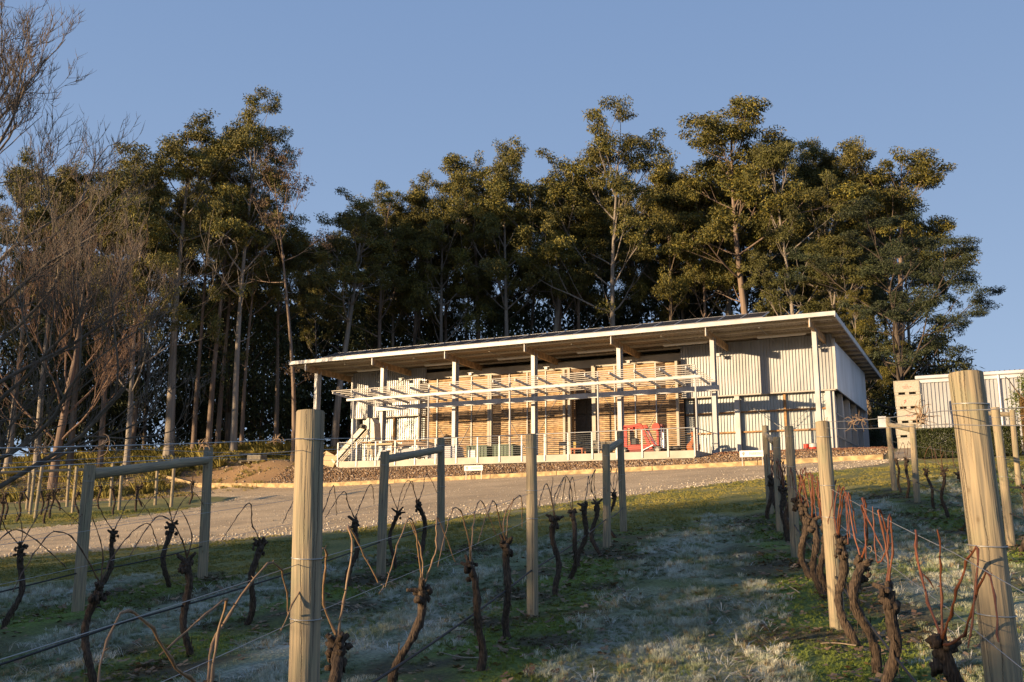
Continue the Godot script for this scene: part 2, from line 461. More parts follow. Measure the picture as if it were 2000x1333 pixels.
func ground_color(u: float, s: float) -> Color:
	var a := nz.get_noise_2d(u * 9.0, s * 9.0)
	var b := nz.get_noise_2d(u * 40.0 + 300.0, s * 40.0)
	var f := nz2.get_noise_2d(u * 22.0, s * 22.0)
	var grass := Color(0.13, 0.15, 0.035).lerp(Color(0.31, 0.265, 0.07), clampf(0.5 + a * 0.9 + b * 0.5, 0, 1))
	var c := grass
	var d := -u * LATS + s * LATX
	var lat := u * LATX + s * LATS
	# vineyard floor
	if d > -3.0 and d < 27.0 and s < 27.0 and u > -20.0:
		var near_row := 9.0
		var inside := 0.0
		for k in ROWS:
			var r: Array = ROWS[k]
			var off: float = lat - r[0] - r[1] * d
			if absf(off) < absf(near_row):
				near_row = off
				inside = smoothstep(r[2] + 1.0, r[2] - 0.8, d + f * 1.5)
		var strip := 1.0 - smoothstep(0.5, 0.9, absf(near_row) + f * 0.45)
		var frost := Color(0.15, 0.185, 0.065).lerp(Color(0.48, 0.48, 0.39), clampf(0.5 + a * 0.6 + b * 0.9 + f * 0.4, 0, 1))
		var moss := Color(0.075, 0.065, 0.028).lerp(Color(0.15, 0.22, 0.03), clampf(0.45 + f * 1.3 + b * 0.6, 0, 1))
		c = c.lerp(frost.lerp(moss, strip), inside)
	var rr := lerp_table(ROAD_R, s)
	var rl := lerp_table(ROAD_L, s)
	if s < 37.5 and u < rr + 1.2 and u > rl - 1.2:
		var e := minf(rr - u, u - rl)
		c = c.lerp(Color(0.34, 0.28, 0.205), smoothstep(-0.9, 0.2, e + f * 0.9))
	if s > 37.4:
		var mulch := Color(0.15, 0.085, 0.045).lerp(Color(0.26, 0.16, 0.08), clampf(0.5 + b + f, 0, 1))
		c = c.lerp(mulch, smoothstep(37.4, 37.6, s) * smoothstep(-39.0, -36.5, u + a * 2.0) * (1.0 - smoothstep(44.0, 47.0, s)) * (1.0 - smoothstep(-4.0, -3.5, u)))
		if s > 44.0 or u > -3.6: c = c.lerp(Color(0.30, 0.25, 0.19), smoothstep(-40.0, -36.0, u) * (1.0 - smoothstep(60.0, 63.0, s)) * (1.0 if u > -3.8 and s < 47.0 else smoothstep(44.0, 46.0, s)))
	# bank on the left: bare clay and leaf litter
	var wl := smoothstep(-30.0, -34.0, u + a * 2.0) * smoothstep(28.0, 31.0, s + b * 2.0)
	if u > -37.5 and s > 43.0: wl = 0.0
	if wl > 0.0:
		var clay := Color(0.17, 0.115, 0.07).lerp(Color(0.29, 0.19, 0.11), clampf(0.5 + a + b * 0.8, 0, 1))
		if u > -39.5: clay = clay.lerp(Color(0.42, 0.25, 0.11), 0.8 * (1.0 - smoothstep(42.0, 44.5, s)))
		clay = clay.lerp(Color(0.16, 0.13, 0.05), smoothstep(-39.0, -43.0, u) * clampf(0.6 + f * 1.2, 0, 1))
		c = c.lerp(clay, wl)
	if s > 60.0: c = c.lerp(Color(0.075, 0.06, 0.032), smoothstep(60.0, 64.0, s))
	return c

func axis_steps(stops: Array) -> PackedFloat32Array:
	var o := PackedFloat32Array()
	for i in stops.size() - 1:
		var a: float = stops[i][0]
		var b: float = stops[i + 1][0]
		var k := maxi(1, int(round((b - a) / stops[i][1])))
		for j in k: o.append(a + (b - a) * j / k)
	o.append(stops[-1][0])
	return o

func make_ground() -> void:
	var U := axis_steps([[-900.0, 120.0], [-180.0, 12.0], [-80.0, 2.0], [-44.0, 0.6], [-24.0, 0.22], [8.0, 1.0], [30.0, 8.0], [120.0, 60.0], [600.0, 1.0]])
	var S := axis_steps([[-600.0, 90.0], [-150.0, 12.0], [-40.0, 2.0], [-4.0, 0.22], [29.0, 0.5], [46.0, 1.0], [66.0, 4.0], [130.0, 30.0], [400.0, 150.0], [1400.0, 1.0]])
	var mb := MB.new()
	for s in S:
		for u in U:
			var y := G(u, s)
			var near := u > -60.0 and u < 20.0 and s > -20.0 and s < 66.0
			if near:
				var on_road := s < 37.4 and u < lerp_table(ROAD_R, s) + 0.3 and u > lerp_table(ROAD_L, s) - 0.3
				if on_road: y -= 0.02
				else: y += 0.035 * nz2.get_noise_2d(u * 30.0, s * 30.0) + 0.05 * nz.get_noise_2d(u * 12.0, s * 12.0)
			mb.col = ground_color(u, s)
			var e := 0.3
			var nn := Vector3(G(u - e, s) - G(u + e, s), 2 * e, -(G(u, s - e) - G(u, s + e))).normalized()
			mb.vert(Vector3(u, y, -s), nn)
	var w := U.size()
	for j in S.size() - 1:
		for i in w - 1:
			var a := j * w + i
			mb.itri(a, a + w, a + w + 1); mb.itri(a, a + w + 1, a + 1)
	structure("ground", mb, M.ground)
	# gravel drive that widens into the parking court
	mb = MB.new()
	var rows := 170
	var wide := 110
	for j in rows + 1:
		var s := lerpf(-30.0, 37.38, pow(float(j) / rows, 0.8))
		var l := lerp_table(ROAD_L, s) + 0.45 * nz2.get_noise_2d(s * 25.0, 50.0)
		var r := lerp_table(ROAD_R, s) + 0.5 * nz2.get_noise_2d(s * 25.0, 0.0)
		for i in wide + 1:
			var u := lerpf(l, r, float(i) / wide)
			var y := G(u, s) + 0.018 + 0.012 * nz2.get_noise_2d(u * 14.0, s * 14.0)
			for x0 in [1.5, 2.9, 4.0, 5.4]:
				var dx: float = (r - u - x0 + 0.35 * nz.get_noise_2d(s * 5.0, x0 * 90.0)) / 0.17
				if absf(dx) < 3.0: y -= 0.022 * exp(-dx * dx)
			if i == 0 or i == wide: y -= 0.03
			mb.vert(Vector3(u, y, -s), Vector3(0, 1, 0.09).normalized())
	for j in rows + 1:
		for i in range(1, wide):
			var a := j * (wide + 1) + i
			var tg := mb.v[a + 1] - mb.v[a - 1]
			mb.n[a] = Vector3(0, 0.09, -1).normalized().cross(-tg).normalized()
	for j in rows:
		for i in wide:
			var a := j * (wide + 1) + i
			mb.itri(a, a + wide + 1, a + wide + 2); mb.itri(a, a + wide + 2, a + 1)
	structure("gravel_drive", mb, M.gravel)
	mb = MB.new()
	for j in 13:
		for i in 21:
			var u := -3.55 + 0.75 * i
			var s := 37.5 + 0.8 * j
			mb.vert(Vector3(u, G(u, s) + 0.02, -s), Vector3.UP)
	for j in 12:
		for i in 20:
			var a := j * 21 + i
			mb.itri(a, a + 21, a + 22); mb.itri(a, a + 22, a + 1)
	structure("gravel_yard", mb, M.gravel)

func _ready() -> void:
	rng.seed = 7
	nz.seed = 5; nz.frequency = 0.02; nz.fractal_octaves = 4
	nz2.seed = 9; nz2.frequency = 0.03; nz2.fractal_octaves = 3
	# camera
	var cam := Camera3D.new()
	cam.name = "camera"
	cam.position = Vector3(0, 1.5, 0)
	cam.rotation_degrees = Vector3(10.53, 27.0, 0)
	cam.fov = 39.64
	cam.near = 0.05
	cam.far = 3000.0
	add_child(cam)
	cam.current = true
	# sky and exposure
	var env := Environment.new()
	var sky := Sky.new()
	var sm := ProceduralSkyMaterial.new()
	sm.sky_top_color = Color(0.328, 0.42, 0.558)
	sm.sky_horizon_color = Color(0.525, 0.597, 0.682)
	sm.sky_curve = 0.24
	sm.ground_horizon_color = Color(0.46, 0.50, 0.52)
	sm.ground_bottom_color = Color(0.16, 0.15, 0.12)
	sm.sun_angle_max = 30.0
	sm.sun_curve = 0.15
	sky.sky_material = sm
	env.background_mode = Environment.BG_SKY
	env.sky = sky
	env.ambient_light_source = Environment.AMBIENT_SOURCE_SKY
	env.tonemap_mode = Environment.TONE_MAPPER_LINEAR
	env.tonemap_exposure = 1.9
	env.sdfgi_enabled = true
	env.ssao_enabled = true
	env.ssil_enabled = true
	var we := WorldEnvironment.new()
	we.name = "world_environment"
	we.environment = env
	add_child(we)
	# low sun behind the camera's left shoulder
	var sun := DirectionalLight3D.new()
	sun.name = "sun"
	var el := deg_to_rad(8.5)
	var az := deg_to_rad(33.0)
	var dir := Vector3(sin(az) * cos(el), -sin(el), -cos(az) * cos(el))
	sun.basis = Basis.looking_at(dir, Vector3.UP)
	sun.light_color = Color(1.0, 0.865, 0.68)
	sun.light_energy = 1.6
	sun.light_angular_distance = 0.5
	sun.shadow_enabled = true
	add_child(sun)

	make_materials()
	make_ground()
	print("ground")
	make_shed()
	make_side_shed()
	make_props()
	print("shed")
	make_vineyard()
	print("vines")
	make_trees()
	print("trees")
	make_cover()
	print("done")

# part whose mesh is written in world coordinates
func wpart(root: Node3D, called: String, mb: Variant, m: Material) -> MeshInstance3D:
	var inside := root.get_parent() != self
	return part(root, called, mb, m, Vector3.ZERO if inside else -root.position)

func make_shed() -> void:
	var shed := thing("packing_shed", "long open-fronted white shed with skillion roof, timber screens and raised deck", "shed", Vector3(-20.7, 4.36, -50))
	var COL := [-35.4, -30.7, -25.97, -21.2, -16.45, -11.7, -6.97]
	var RF := 43.0          # roof front
	var RB := 61.5
	var RL := -36.55
	var RR := -5.88
	var ry := func(s: float) -> float: return 10.44 - 0.027 * (s - 43.0)   # top of the roof
	# floor slab behind the deck and under the shed
	var mb := MB.new()
	mb.ubox(-35.5, -11.65, 3.9, 4.36, 44.02, 60.5)
	mb.ubox(-11.65, -6.3, 3.9, 4.40, 46.9, 60.5)
	wpart(shed, "floor_slab", mb, M.concrete)
	# columns of the verandah
	mb = MB.new()
	for u in COL:
		mb = MB.new()
		mb.ubox(u - 0.1, u + 0.1, 4.0, 9.96, 44.0, 44.025)
		mb.ubox(u - 0.1, u + 0.1, 4.0, 9.96, 44.36, 44.385)
		mb.ubox(u - 0.012, u + 0.012, 4.0, 9.96, 44.025, 44.36)
		mb.ubox(u - 0.16, u + 0.16, 4.36, 4.385, 43.94, 44.44)
		wpart(shed, "column", mb, M.white_steel)
	# roof
	mb = MB.new()
	var al := Vector3(1, 0, 0)
	var slope := Vector3(0, ry.call(RB) - ry.call(RF), -(RB - RF))
	mb.corr(Vector3(RL, 10.44 - 0.09, -RF), al, RR - RL, slope, 0.2, -0.03, Vector3.UP)
	var roof := wpart(shed, "roof", mb, M.roof_under)
	mb = MB.new()
	mb.corr(Vector3(RL, 10.44 - 0.075, -RF), al, RR - RL, slope, 0.2, 0.03, Vector3.UP)
	wpart(roof, "roof_sheet", mb, M.roof_dark)
	mb = MB.new()
	mb.ubox(RL - 0.04, RR + 0.04, 10.28, 10.47, RF - 0.06, RF)
	mb.ubox(RL - 0.04, RR + 0.04, 10.28, 10.30, RF - 0.002, RF + 0.09)
	wpart(roof, "front_fascia", mb, M.white_steel)
	for u in [RL, RR]:
		mb = MB.new()
		mb.bar(Vector3(u, 10.345, -RF), Vector3(u, ry.call(RB) - 0.095, -RB), 0.05, 0.24)
		wpart(roof, "barge_board", mb, M.white_steel)
	for k in 15:
		var s := 43.5 + k * 1.26
		mb = MB.new()
		var y: float = ry.call(s) - 0.1
		mb.ubox(RL + 0.05, RR - 0.05, y - 0.1, y, s, s + 0.02)
		mb.ubox(RL + 0.05, RR - 0.05, y - 0.1, y - 0.085, s + 0.02, s + 0.08)
		wpart(roof, "purlin", mb, M.purlin)
	for u in COL:
		mb = MB.new()
		mb.bar(Vector3(u, 10.44 - 0.27 - 0.16, -(RF + 0.08)), Vector3(u, ry.call(RB) - 0.43, -(RB - 0.1)), 0.13, 0.32)
		wpart(roof, "rafter", mb, M.timber_beam)
		mb = MB.new()
		mb.ubox(u - 0.02, u + 0.02, 9.86, 10.24, RF - 0.02, RF + 0.06)
		wpart(roof, "rafter_bracket", mb, M.white_steel)
	for k in 6:
		var u: float = (COL[k] + COL[k + 1]) * 0.5
		mb = MB.new()
		for j in 3:
			mb.rod(Vector3(u, ry.call(43.6) - 0.28, -43.6), Vector3(u, ry.call(51.0) - 0.28, -51.0), 0.02)
		wpart(roof, "purlin_bridging", mb, M.white_steel)
		mb = MB.new()
		mb.ubox(u - 0.55, u + 1.75, 10.03, 10.085, 45.55, 45.68)
		mb.ubox(u - 0.5, u + 1.7, 9.995, 10.03, 45.59, 45.64)
		wpart(roof, "batten_light", mb, M.tube_light)
		mb = MB.new()
		mb.ubox(u + 1.95, u + 2.12, 9.42, 9.56, 46.35, 46.6)
		mb.ubox(u + 1.85, u + 2.22, 9.56, 9.58, 46.4, 46.6)
		wpart(roof, "floodlight", mb, M.white_steel)
	# solar panels, tilted a little more than the roof
	var pm := MB.new()
	pm.box(Vector3.ZERO, Vector3(1.0, 0.03, 1.62))
	var panel := pm.mesh()
	var fm := MB.new()
	for sx in [-1.0, 1.0]: fm.box(Vector3(sx * 0.512, 0.0, 0), Vector3(0.026, 0.045, 1.66))
	for sz in [-1.0, 1.0]: fm.box(Vector3(0, 0.0, sz * 0.82), Vector3(1.0, 0.045, 0.026))
	var frame := fm.mesh()
	for k in 24:
		var o := part(roof, "solar_panel", panel, M.solar, Vector3(-34.0 + k * 1.06, 10.84, -44.1))
		o.rotation.x = deg_to_rad(19.0)
		var fr := part(roof, "panel_frame", frame, M.alloy, o.position)
		fr.rotation.x = o.rotation.x

	# ---- walls: the upper band of light sheeting stands proud of the lower wall
	mb = MB.new()
	mb.corr(Vector3(-14.15, 7.52, -47.0), al, 14.15 - 6.62, Vector3(0, 2.68, 0), 0.155, 0.05, Vector3.BACK)
	wpart(shed, "upper_wall_sheet", mb, M.sheet_light)
	mb = MB.new()
	mb.corr(Vector3(-34.92, 7.42, -47.0), al, 34.92 - 29.62, Vector3(0, 2.78, 0), 0.155, 0.05, Vector3.BACK)
	wpart(shed, "upper_wall_sheet", mb, M.sheet_light)
	for e in [[-6.64, -6.5, 7.5], [-35.0, -34.88, 7.4]]:
		mb = MB.new()
		mb.ubox(e[0], e[1], e[2], 9.95, 46.93, 47.05)
		wpart(shed, "corner_trim", mb, M.white_steel)
	for e in [[-14.2, -6.6, 7.46], [-34.9, -29.62, 7.36]]:
		mb = MB.new()
		mb.ubox(e[0], e[1], e[2], e[2] + 0.07, 46.98, 47.3)
		wpart(shed, "wall_flashing", mb, M.rafter_dark)
	# plate above the screens
	mb = MB.new()
	mb.ubox(-34.9, -6.6, 9.45, 9.86, 47.06, 47.2)
	wpart(shed, "top_plate", mb, M.cream)
	# end wall facing the yard: smooth band above, open frame below
	mb = MB.new()
	mb.ubox(-6.56, -6.5, 7.5, 9.8, 47.05, 58.3)
	wpart(shed, "end_wall", mb, M.sheet_grey)
	mb = MB.new()
	mb.ubox(-35.0, -34.94, 4.36, 9.8, 47.05, 58.3)
	wpart(shed, "far_end_wall", mb, M.sheet_grey)
	mb = MB.new()
	mb.ubox(-35.0, -6.5, 4.36, 9.8, 58.3, 58.36)
	wpart(shed, "back_wall", mb, M.sheet_grey)
	for k in 5:
		var s := 47.25 + k * 2.6
		mb = MB.new()
		mb.ubox(-6.95, -6.7, 4.3, 7.6, s - 0.08, s + 0.08)
		wpart(shed, "end_column", mb, M.white_steel)
	for y in [5.25, 6.35]:
		mb = MB.new()
		mb.ubox(-6.72, -6.66, y, y + 0.06, 47.35, 58.0)
		wpart(shed, "end_rail", mb, M.galv)
	mb = MB.new()
	mb.corr(Vector3(-7.0, 4.42, -47.5), Vector3(0, 0, -1), 5.2, Vector3(0, 3.1, 0), 0.14, 0.025, Vector3.RIGHT)
	wpart(shed, "end_sheet", mb, M.sheet_grey)
	mb = MB.new()
	mb.ubox(-7.1, -7.04, 4.42, 7.5, 52.8, 58.2)
	wpart(shed, "end_door", mb, M.ply_grey)
	# lower front wall, right part
	mb = MB.new()
	mb.corr(Vector3(-14.1, 4.42, -47.4), al, 14.1 - 7.05, Vector3(0, 3.06, 0), 0.155, 0.05, Vector3.BACK)
	wpart(shed, "lower_wall_sheet", mb, M.sheet_blue)
	for y in [6.62, 5.62, 4.5]:
		mb = MB.new()
		mb.ubox(-14.05, -7.0, y, y + 0.075, 47.24, 47.36)
		wpart(shed, "wall_rail", mb, M.timber_rail)
	for u in [-13.55, -9.05]:
		mb = MB.new()
		mb.ubox(u - 0.05, u + 0.05, 4.42, 7.46, 47.22, 47.36)
		wpart(shed, "wall_stud", mb, M.timber_rail)
	for u in [-11.36, -6.98]:
		mb = MB.new()
		mb.ubox(u - 0.12, u + 0.12, 4.3, 7.46, 47.05, 47.3)
		wpart(shed, "wall_column", mb, M.white_steel)
	for e in [[-11.2, 7.3, -9.1, 5.65], [-9.0, 5.65, -7.1, 7.3]]:
		mb = MB.new()
		mb.rod(Vector3(e[0], e[1], -47.1), Vector3(e[2], e[3], -47.1), 0.016)
		wpart(shed, "brace_rod", mb, M.galv)
	# lower front wall, far part by the conveyor
	mb = MB.new()
	mb.corr(Vector3(-34.4, 4.4, -47.4), al, 34.4 - 29.7, Vector3(0, 3.0, 0), 0.155, 0.05, Vector3.BACK)
	wpart(shed, "lower_wall_sheet", mb, M.sheet_blue)
	mb = MB.new()
	mb.ubox(-34.9, -34.6, 4.3, 7.4, 47.05, 47.35)
	wpart(shed, "wall_column", mb, M.white_steel)
	mb = MB.new()
	mb.ubox(-34.5, -29.75, 5.9, 5.975, 47.24, 47.36)
	wpart(shed, "wall_rail", mb, M.timber_rail)
	mb = MB.new()
	mb.ubox(-32.08, -31.95, 4.4, 7.36, 47.22, 47.36)
	wpart(shed, "wall_stud", mb, M.timber_rail)
	mb = MB.new()
	mb.ubox(-32.2, -29.65, 8.3, 8.52, 46.86, 46.97)
	wpart(shed, "signboard", mb, M.cream)
	# wall behind the screens, with the doorway left open and a room behind it
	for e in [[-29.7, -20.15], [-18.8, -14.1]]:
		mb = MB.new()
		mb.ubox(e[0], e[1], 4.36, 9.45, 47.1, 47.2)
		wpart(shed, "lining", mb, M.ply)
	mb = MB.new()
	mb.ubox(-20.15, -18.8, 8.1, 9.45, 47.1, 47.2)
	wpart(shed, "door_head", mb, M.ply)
	mb = MB.new()
	for y in [5.9, 7.2]:
		for k in 6: mb.ubox(-23.0 + k * 1.33, -23.0 + k * 1.33 + 1.31, y + 0.004, y + 1.28, 49.2, 49.26)
	mb.corr(Vector3(-23.0, 4.4, -49.2), al, 8.0, Vector3(0, 1.5, 0), 0.155, 0.05, Vector3.BACK)
	wpart(shed, "room_wall", mb, M.ply_grey)
	mb = MB.new()
	mb.ubox(-23.0, -15.0, 8.55, 8.65, 47.2, 51.06)
	mb.ubox(-23.06, -23.0, 4.36, 8.65, 47.2, 51.06)
	mb.ubox(-15.0, -14.94, 4.36, 8.65, 47.2, 51.06)
	wpart(shed, "room_box", mb, M.ply_grey)
	for u in [-20.17, -18.78]:
		mb = MB.new()
		mb.ubox(u - 0.07, u + 0.07, 4.36, 9.4, 46.28, 46.5)
		wpart(shed, "door_post", mb, M.cream)
	# timber screens: slats on posts
	var SY0 := 4.52
	var sections := [[-29.58, -25.05], [-24.9, -20.45], [-18.7, -14.19]]
	for e in sections:
		var wdt: float = e[1] - e[0]
		var scr := Node3D.new()
		scr.name = numbered(shed, "slat_screen")
		shed.add_child(scr, true)
		scr.position = Vector3(e[0] + wdt * 0.5, SY0, -46.4) - shed.position
		var variants := []
		for j in 3:
			var sm := MB.new()
			sm.box(Vector3.ZERO, Vector3(wdt, 0.07, 0.025), Basis(Vector3.RIGHT, 0.04 * (j - 1)))
			variants.append(sm.mesh())
		for k in 46:
			part(scr, "slat", variants[rng.randi() % 3], M["slat%d" % (rng.randi() % 4)], Vector3(0, k * 0.105, rng.randf_range(-0.004, 0.004)))
		for j in 5:
			var sm := MB.new()
			var big: bool = j == 0 or j == 4
			sm.box(Vector3.ZERO, Vector3(0.13 if big else 0.055, 4.95, 0.16 if big else 0.05))
			part(scr, "post", sm, M.cream if big else M.white_steel, Vector3(lerpf(-wdt * 0.5, wdt * 0.5, j / 4.0), 2.33, 0.07 if big else 0.05))
		for q in [[-0.5, 4.0, 0.0, 0.4], [0.0, 0.4, 0.5, 4.0]]:
			var sm := MB.new()
			sm.rod(Vector3(q[0] * wdt, q[1], 0.03), Vector3(q[2] * wdt, q[3], 0.03), 0.014, 5)
			part(scr, "brace_rod", sm, M.rafter_dark)
	# slatted return beside the doorway
	mb = MB.new()
	for k in 46: mb.box(Vector3(-20.2, SY0 + k * 0.105, -46.75), Vector3(0.022, 0.07, 0.55))
	wpart(shed, "slat_return", mb, M.slat1)

	# ---- deck
	mb = MB.new()
	mb.ubox(-31.3, -11.92, 4.30, 4.365, 41.15, 44.0)
	var deck := wpart(shed, "deck", mb, M.deck_board)
	for e in [[-31.35, -26.5], [-26.49, -21.6], [-21.59, -16.8], [-16.79, -11.88]]:
		mb = MB.new()
		mb.ubox(e[0], e[1], 4.06, 4.40, 41.08, 41.14)
		wpart(deck, "fascia", mb, M.cream)
	mb = MB.new()
	mb.ubox(-11.9, -11.84, 4.06, 4.40, 41.15, 44.2)
	wpart(deck, "side_fascia", mb, M.galv)
	mb = MB.new()
	mb.ubox(-31.4, -31.36, 4.06, 4.40, 41.15, 44.2)
	wpart(deck, "side_fascia", mb, M.galv)
	for s in [41.9, 43.0]:
		mb = MB.new()
		mb.ubox(-31.2, -12.0, 4.08, 4.295, s, s + 0.08)
		wpart(deck, "bearer", mb, M.timber_beam)
	for u in [-30.62, -25.87, -21.16, -16.5, -11.95]:
		mb = MB.new()
		mb.rod(Vector3(u, 3.5, -41.35), Vector3(u, 4.3, -41.35), 0.06, 8)
		wpart(deck, "stump", mb, M.white_steel)
	# ---- railing
	mb = MB.new()
	mb.rod(Vector3(-31.37, 5.40, -41.05), Vector3(-11.86, 5.40, -41.05), 0.022)
	mb.rod(Vector3(-11.86, 5.40, -41.05), Vector3(-11.86, 5.40, -44.0), 0.022)
	mb.rod(Vector3(-31.37, 5.40, -41.05), Vector3(-31.37, 5.40, -44.0), 0.022)
	var railing := wpart(shed, "railing", mb, M.galv)
	for k in 17:
		mb = MB.new()
		var u := -31.37 + k * (31.37 - 11.86) / 16.0
		mb.ubox(u - 0.035, u + 0.035, 4.12, 5.39, 41.04, 41.07)
		wpart(railing, "baluster", mb, M.galv)
	for s in [42.0, 43.0, 43.95]:
		mb = MB.new()
		mb.ubox(-11.86, -11.83, 4.12, 5.39, s - 0.035, s + 0.035)
		wpart(railing, "baluster", mb, M.galv)
	for k in 9:
		mb = MB.new()
		var y := 4.52 + k * 0.095
		mb.rod(Vector3(-31.37, y, -41.055), Vector3(-11.86, y, -41.055), 0.006, 4)
		mb.rod(Vector3(-31.37, y, -41.055), Vector3(-31.37, y, -44.0), 0.006, 4)
		wpart(railing, "cable", mb, M.galv)

	# ---- pergola over the deck
	mb = MB.new()
	mb.ubox(-31.0, -11.5, 7.64, 7.76, 41.17, 41.25)
	var perg := wpart(shed, "pergola", mb, M.white_steel)
	mb = MB.new()
	mb.ubox(-31.0, -11.4, 7.36, 7.62, 43.84, 43.96)
	wpart(perg, "back_beam", mb, M.white_steel)
	for u in [-30.62, -25.87, -21.16, -16.5, -11.79]:
		mb = MB.new()
		mb.rod(Vector3(u, 4.36, -41.3), Vector3(u, 8.25, -41.3), 0.045, 8)
		wpart(perg, "pergola_post", mb, M.white_steel)
	for k in 17:
		var u := -31.15 + k * 1.205
		mb = MB.new()
		mb.bar(Vector3(u, 7.98, -40.15), Vector3(u, 7.70, -43.9), 0.05, 0.11)
		wpart(perg, "pergola_rafter", mb, M.white_steel)
	for k in 10:
		var s := 40.2 + k * 0.4
		mb = MB.new()
		mb.box(Vector3(-21.4, 8.085 - (s - 40.15) * 0.0747, -s), Vector3(19.7, 0.035, 0.06))
		wpart(perg, "louvre", mb, M.louvre)

func make_side_shed() -> void:
	var sh := thing("corrugated_shed", "low white corrugated shed behind the thick leaning post and clipped hedge", "shed", Vector3(4, 4.3, -50))
	var mb := MB.new()
	mb.corr(Vector3(-2.85, 4.3, -47.0), Vector3.RIGHT, 16.0, Vector3(0, 3.25, 0), 0.16, 0.05, Vector3.BACK)
	wpart(sh, "front_wall", mb, M.sheet_light)
	mb = MB.new()
	mb.corr(Vector3(-2.9, 4.3, -47.05), Vector3(0, 0, -1), 8.0, Vector3(0, 3.25, 0), 0.15, 0.03, Vector3.LEFT)
	wpart(sh, "side_wall", mb, M.sheet_grey)
	mb = MB.new()
	mb.ubox(-2.97, -2.83, 4.3, 7.56, 46.93, 47.04)
	wpart(sh, "corner_trim", mb, M.sheet_grey)
	mb = MB.new()
	mb.ubox(-2.95, 13.2, 7.55, 7.72, 46.9, 47.0)
	wpart(sh, "fascia", mb, M.sheet_grey)
	var gp := PackedVector3Array()
	mb = MB.new()
	mb.cbox(Vector3(5.1, 7.79, -46.84), Vector3(16.3, 0.16, 0.15), 0.03)
	wpart(sh, "gutter", mb, M.sheet_grey)
	mb = MB.new()
	mb.corr(Vector3(-3.05, 7.86, -46.78), Vector3.RIGHT, 16.3, Vector3(0, 0.55, -8.5), 0.2, 0.03, Vector3.UP)
	wpart(sh, "roof", mb, M.roof_dark)
	mb = MB.new()
	mb.rod(Vector3(0.35, 4.3, -46.88), Vector3(0.35, 7.7, -46.88), 0.05, 8)
	wpart(sh, "downpipe", mb, M.sheet_grey)
	# block retaining wall in the shade between the sheds
	var rw := thing("retaining_wall", "dark block retaining wall in shade behind the end of the packing shed", "wall", Vector3(-4, 4.2, -62))
	for r in 5:
		for k in 8:
			var bm := MB.new()
			var u := -8.6 + k * 1.22 + (0.6 if r % 2 else 0.0)
			bm.cbox(Vector3(u, 4.5 + r * 0.51, -62.2 - r * 0.05), Vector3(1.2, 0.49, 0.5), 0.02)
			wpart(rw, "block", bm, M.block_wall)
	for y in [5.35, 6.95]:
		mb = MB.new()
		mb.rod(Vector3(-7.6, y, -61.3), Vector3(-0.2, y - 0.03, -61.3), 0.035, 6)
		wpart(rw, "pipe_rail", mb, M.white_steel)
	for u in [-7.5, -4.0, -0.4]:
		mb = MB.new()
		mb.rod(Vector3(u, 4.2, -61.35), Vector3(u, 7.0, -61.35), 0.04, 6)
		wpart(rw, "rail_post", mb, M.galv)

func sign_board(label: String, u0: float, u1: float, s: float, yb: float, yt: float) -> void:
	var root := thing("parking_sign", label, "sign", Vector3((u0 + u1) * 0.5, yb - 0.45, -s), 0.0, "parking signs along the timber edging")
	var w := u1 - u0
	var mb := MB.new()
	mb.cbox(Vector3(0, 0.45 + (yt - yb) * 0.5, 0), Vector3(w, yt - yb, 0.02), 0.004)
	var b := part(root, "board", mb, M.paper)
	for k in [-0.41, 0.41]:
		mb = MB.new()
		mb.ubox(k * w - 0.012, k * w + 0.012, -0.2, 0.45 + (yt - yb) + 0.02, 0.012, 0.03)
		part(root, "stake", mb, M.white_steel)
	var tm := TextMesh.new()
	var f := SystemFont.new()
	f.font_names = PackedStringArray(["Droid Serif"])
	tm.font = f
	tm.text = "PARKING"
	tm.font_size = 32
	tm.pixel_size = 0.0034 * w / 0.9
	tm.depth = 0.002
	var tx := part(b, "lettering", tm, M.print_dark, Vector3(w * 0.16, 0.45 + (yt - yb) * 0.5, 0.012))
	mb = MB.new()
	var hy := 0.45 + (yt - yb) * 0.5
	for q in [[-0.36, 0.045], [-0.32, 0.055], [-0.38, 0.01], [-0.30, 0.012], [-0.34, 0.005]]:
		mb.blob(Vector3(q[0] * w, hy + q[1], 0.012), Vector3(0.018, 0.018, 0.002), 0.0, 1, 4, 6)
	part(b, "emblem", mb, M.logo_print)
	mb = MB.new()
	for q in [[-0.35, -0.03], [-0.325, -0.028], [-0.338, -0.055]]:
		mb.blob(Vector3(q[0] * w, hy + q[1], 0.012), Vector3(0.016, 0.014, 0.002), 0.0, 1, 4, 6)
	part(b, "emblem_leaf", mb, M.print_green)

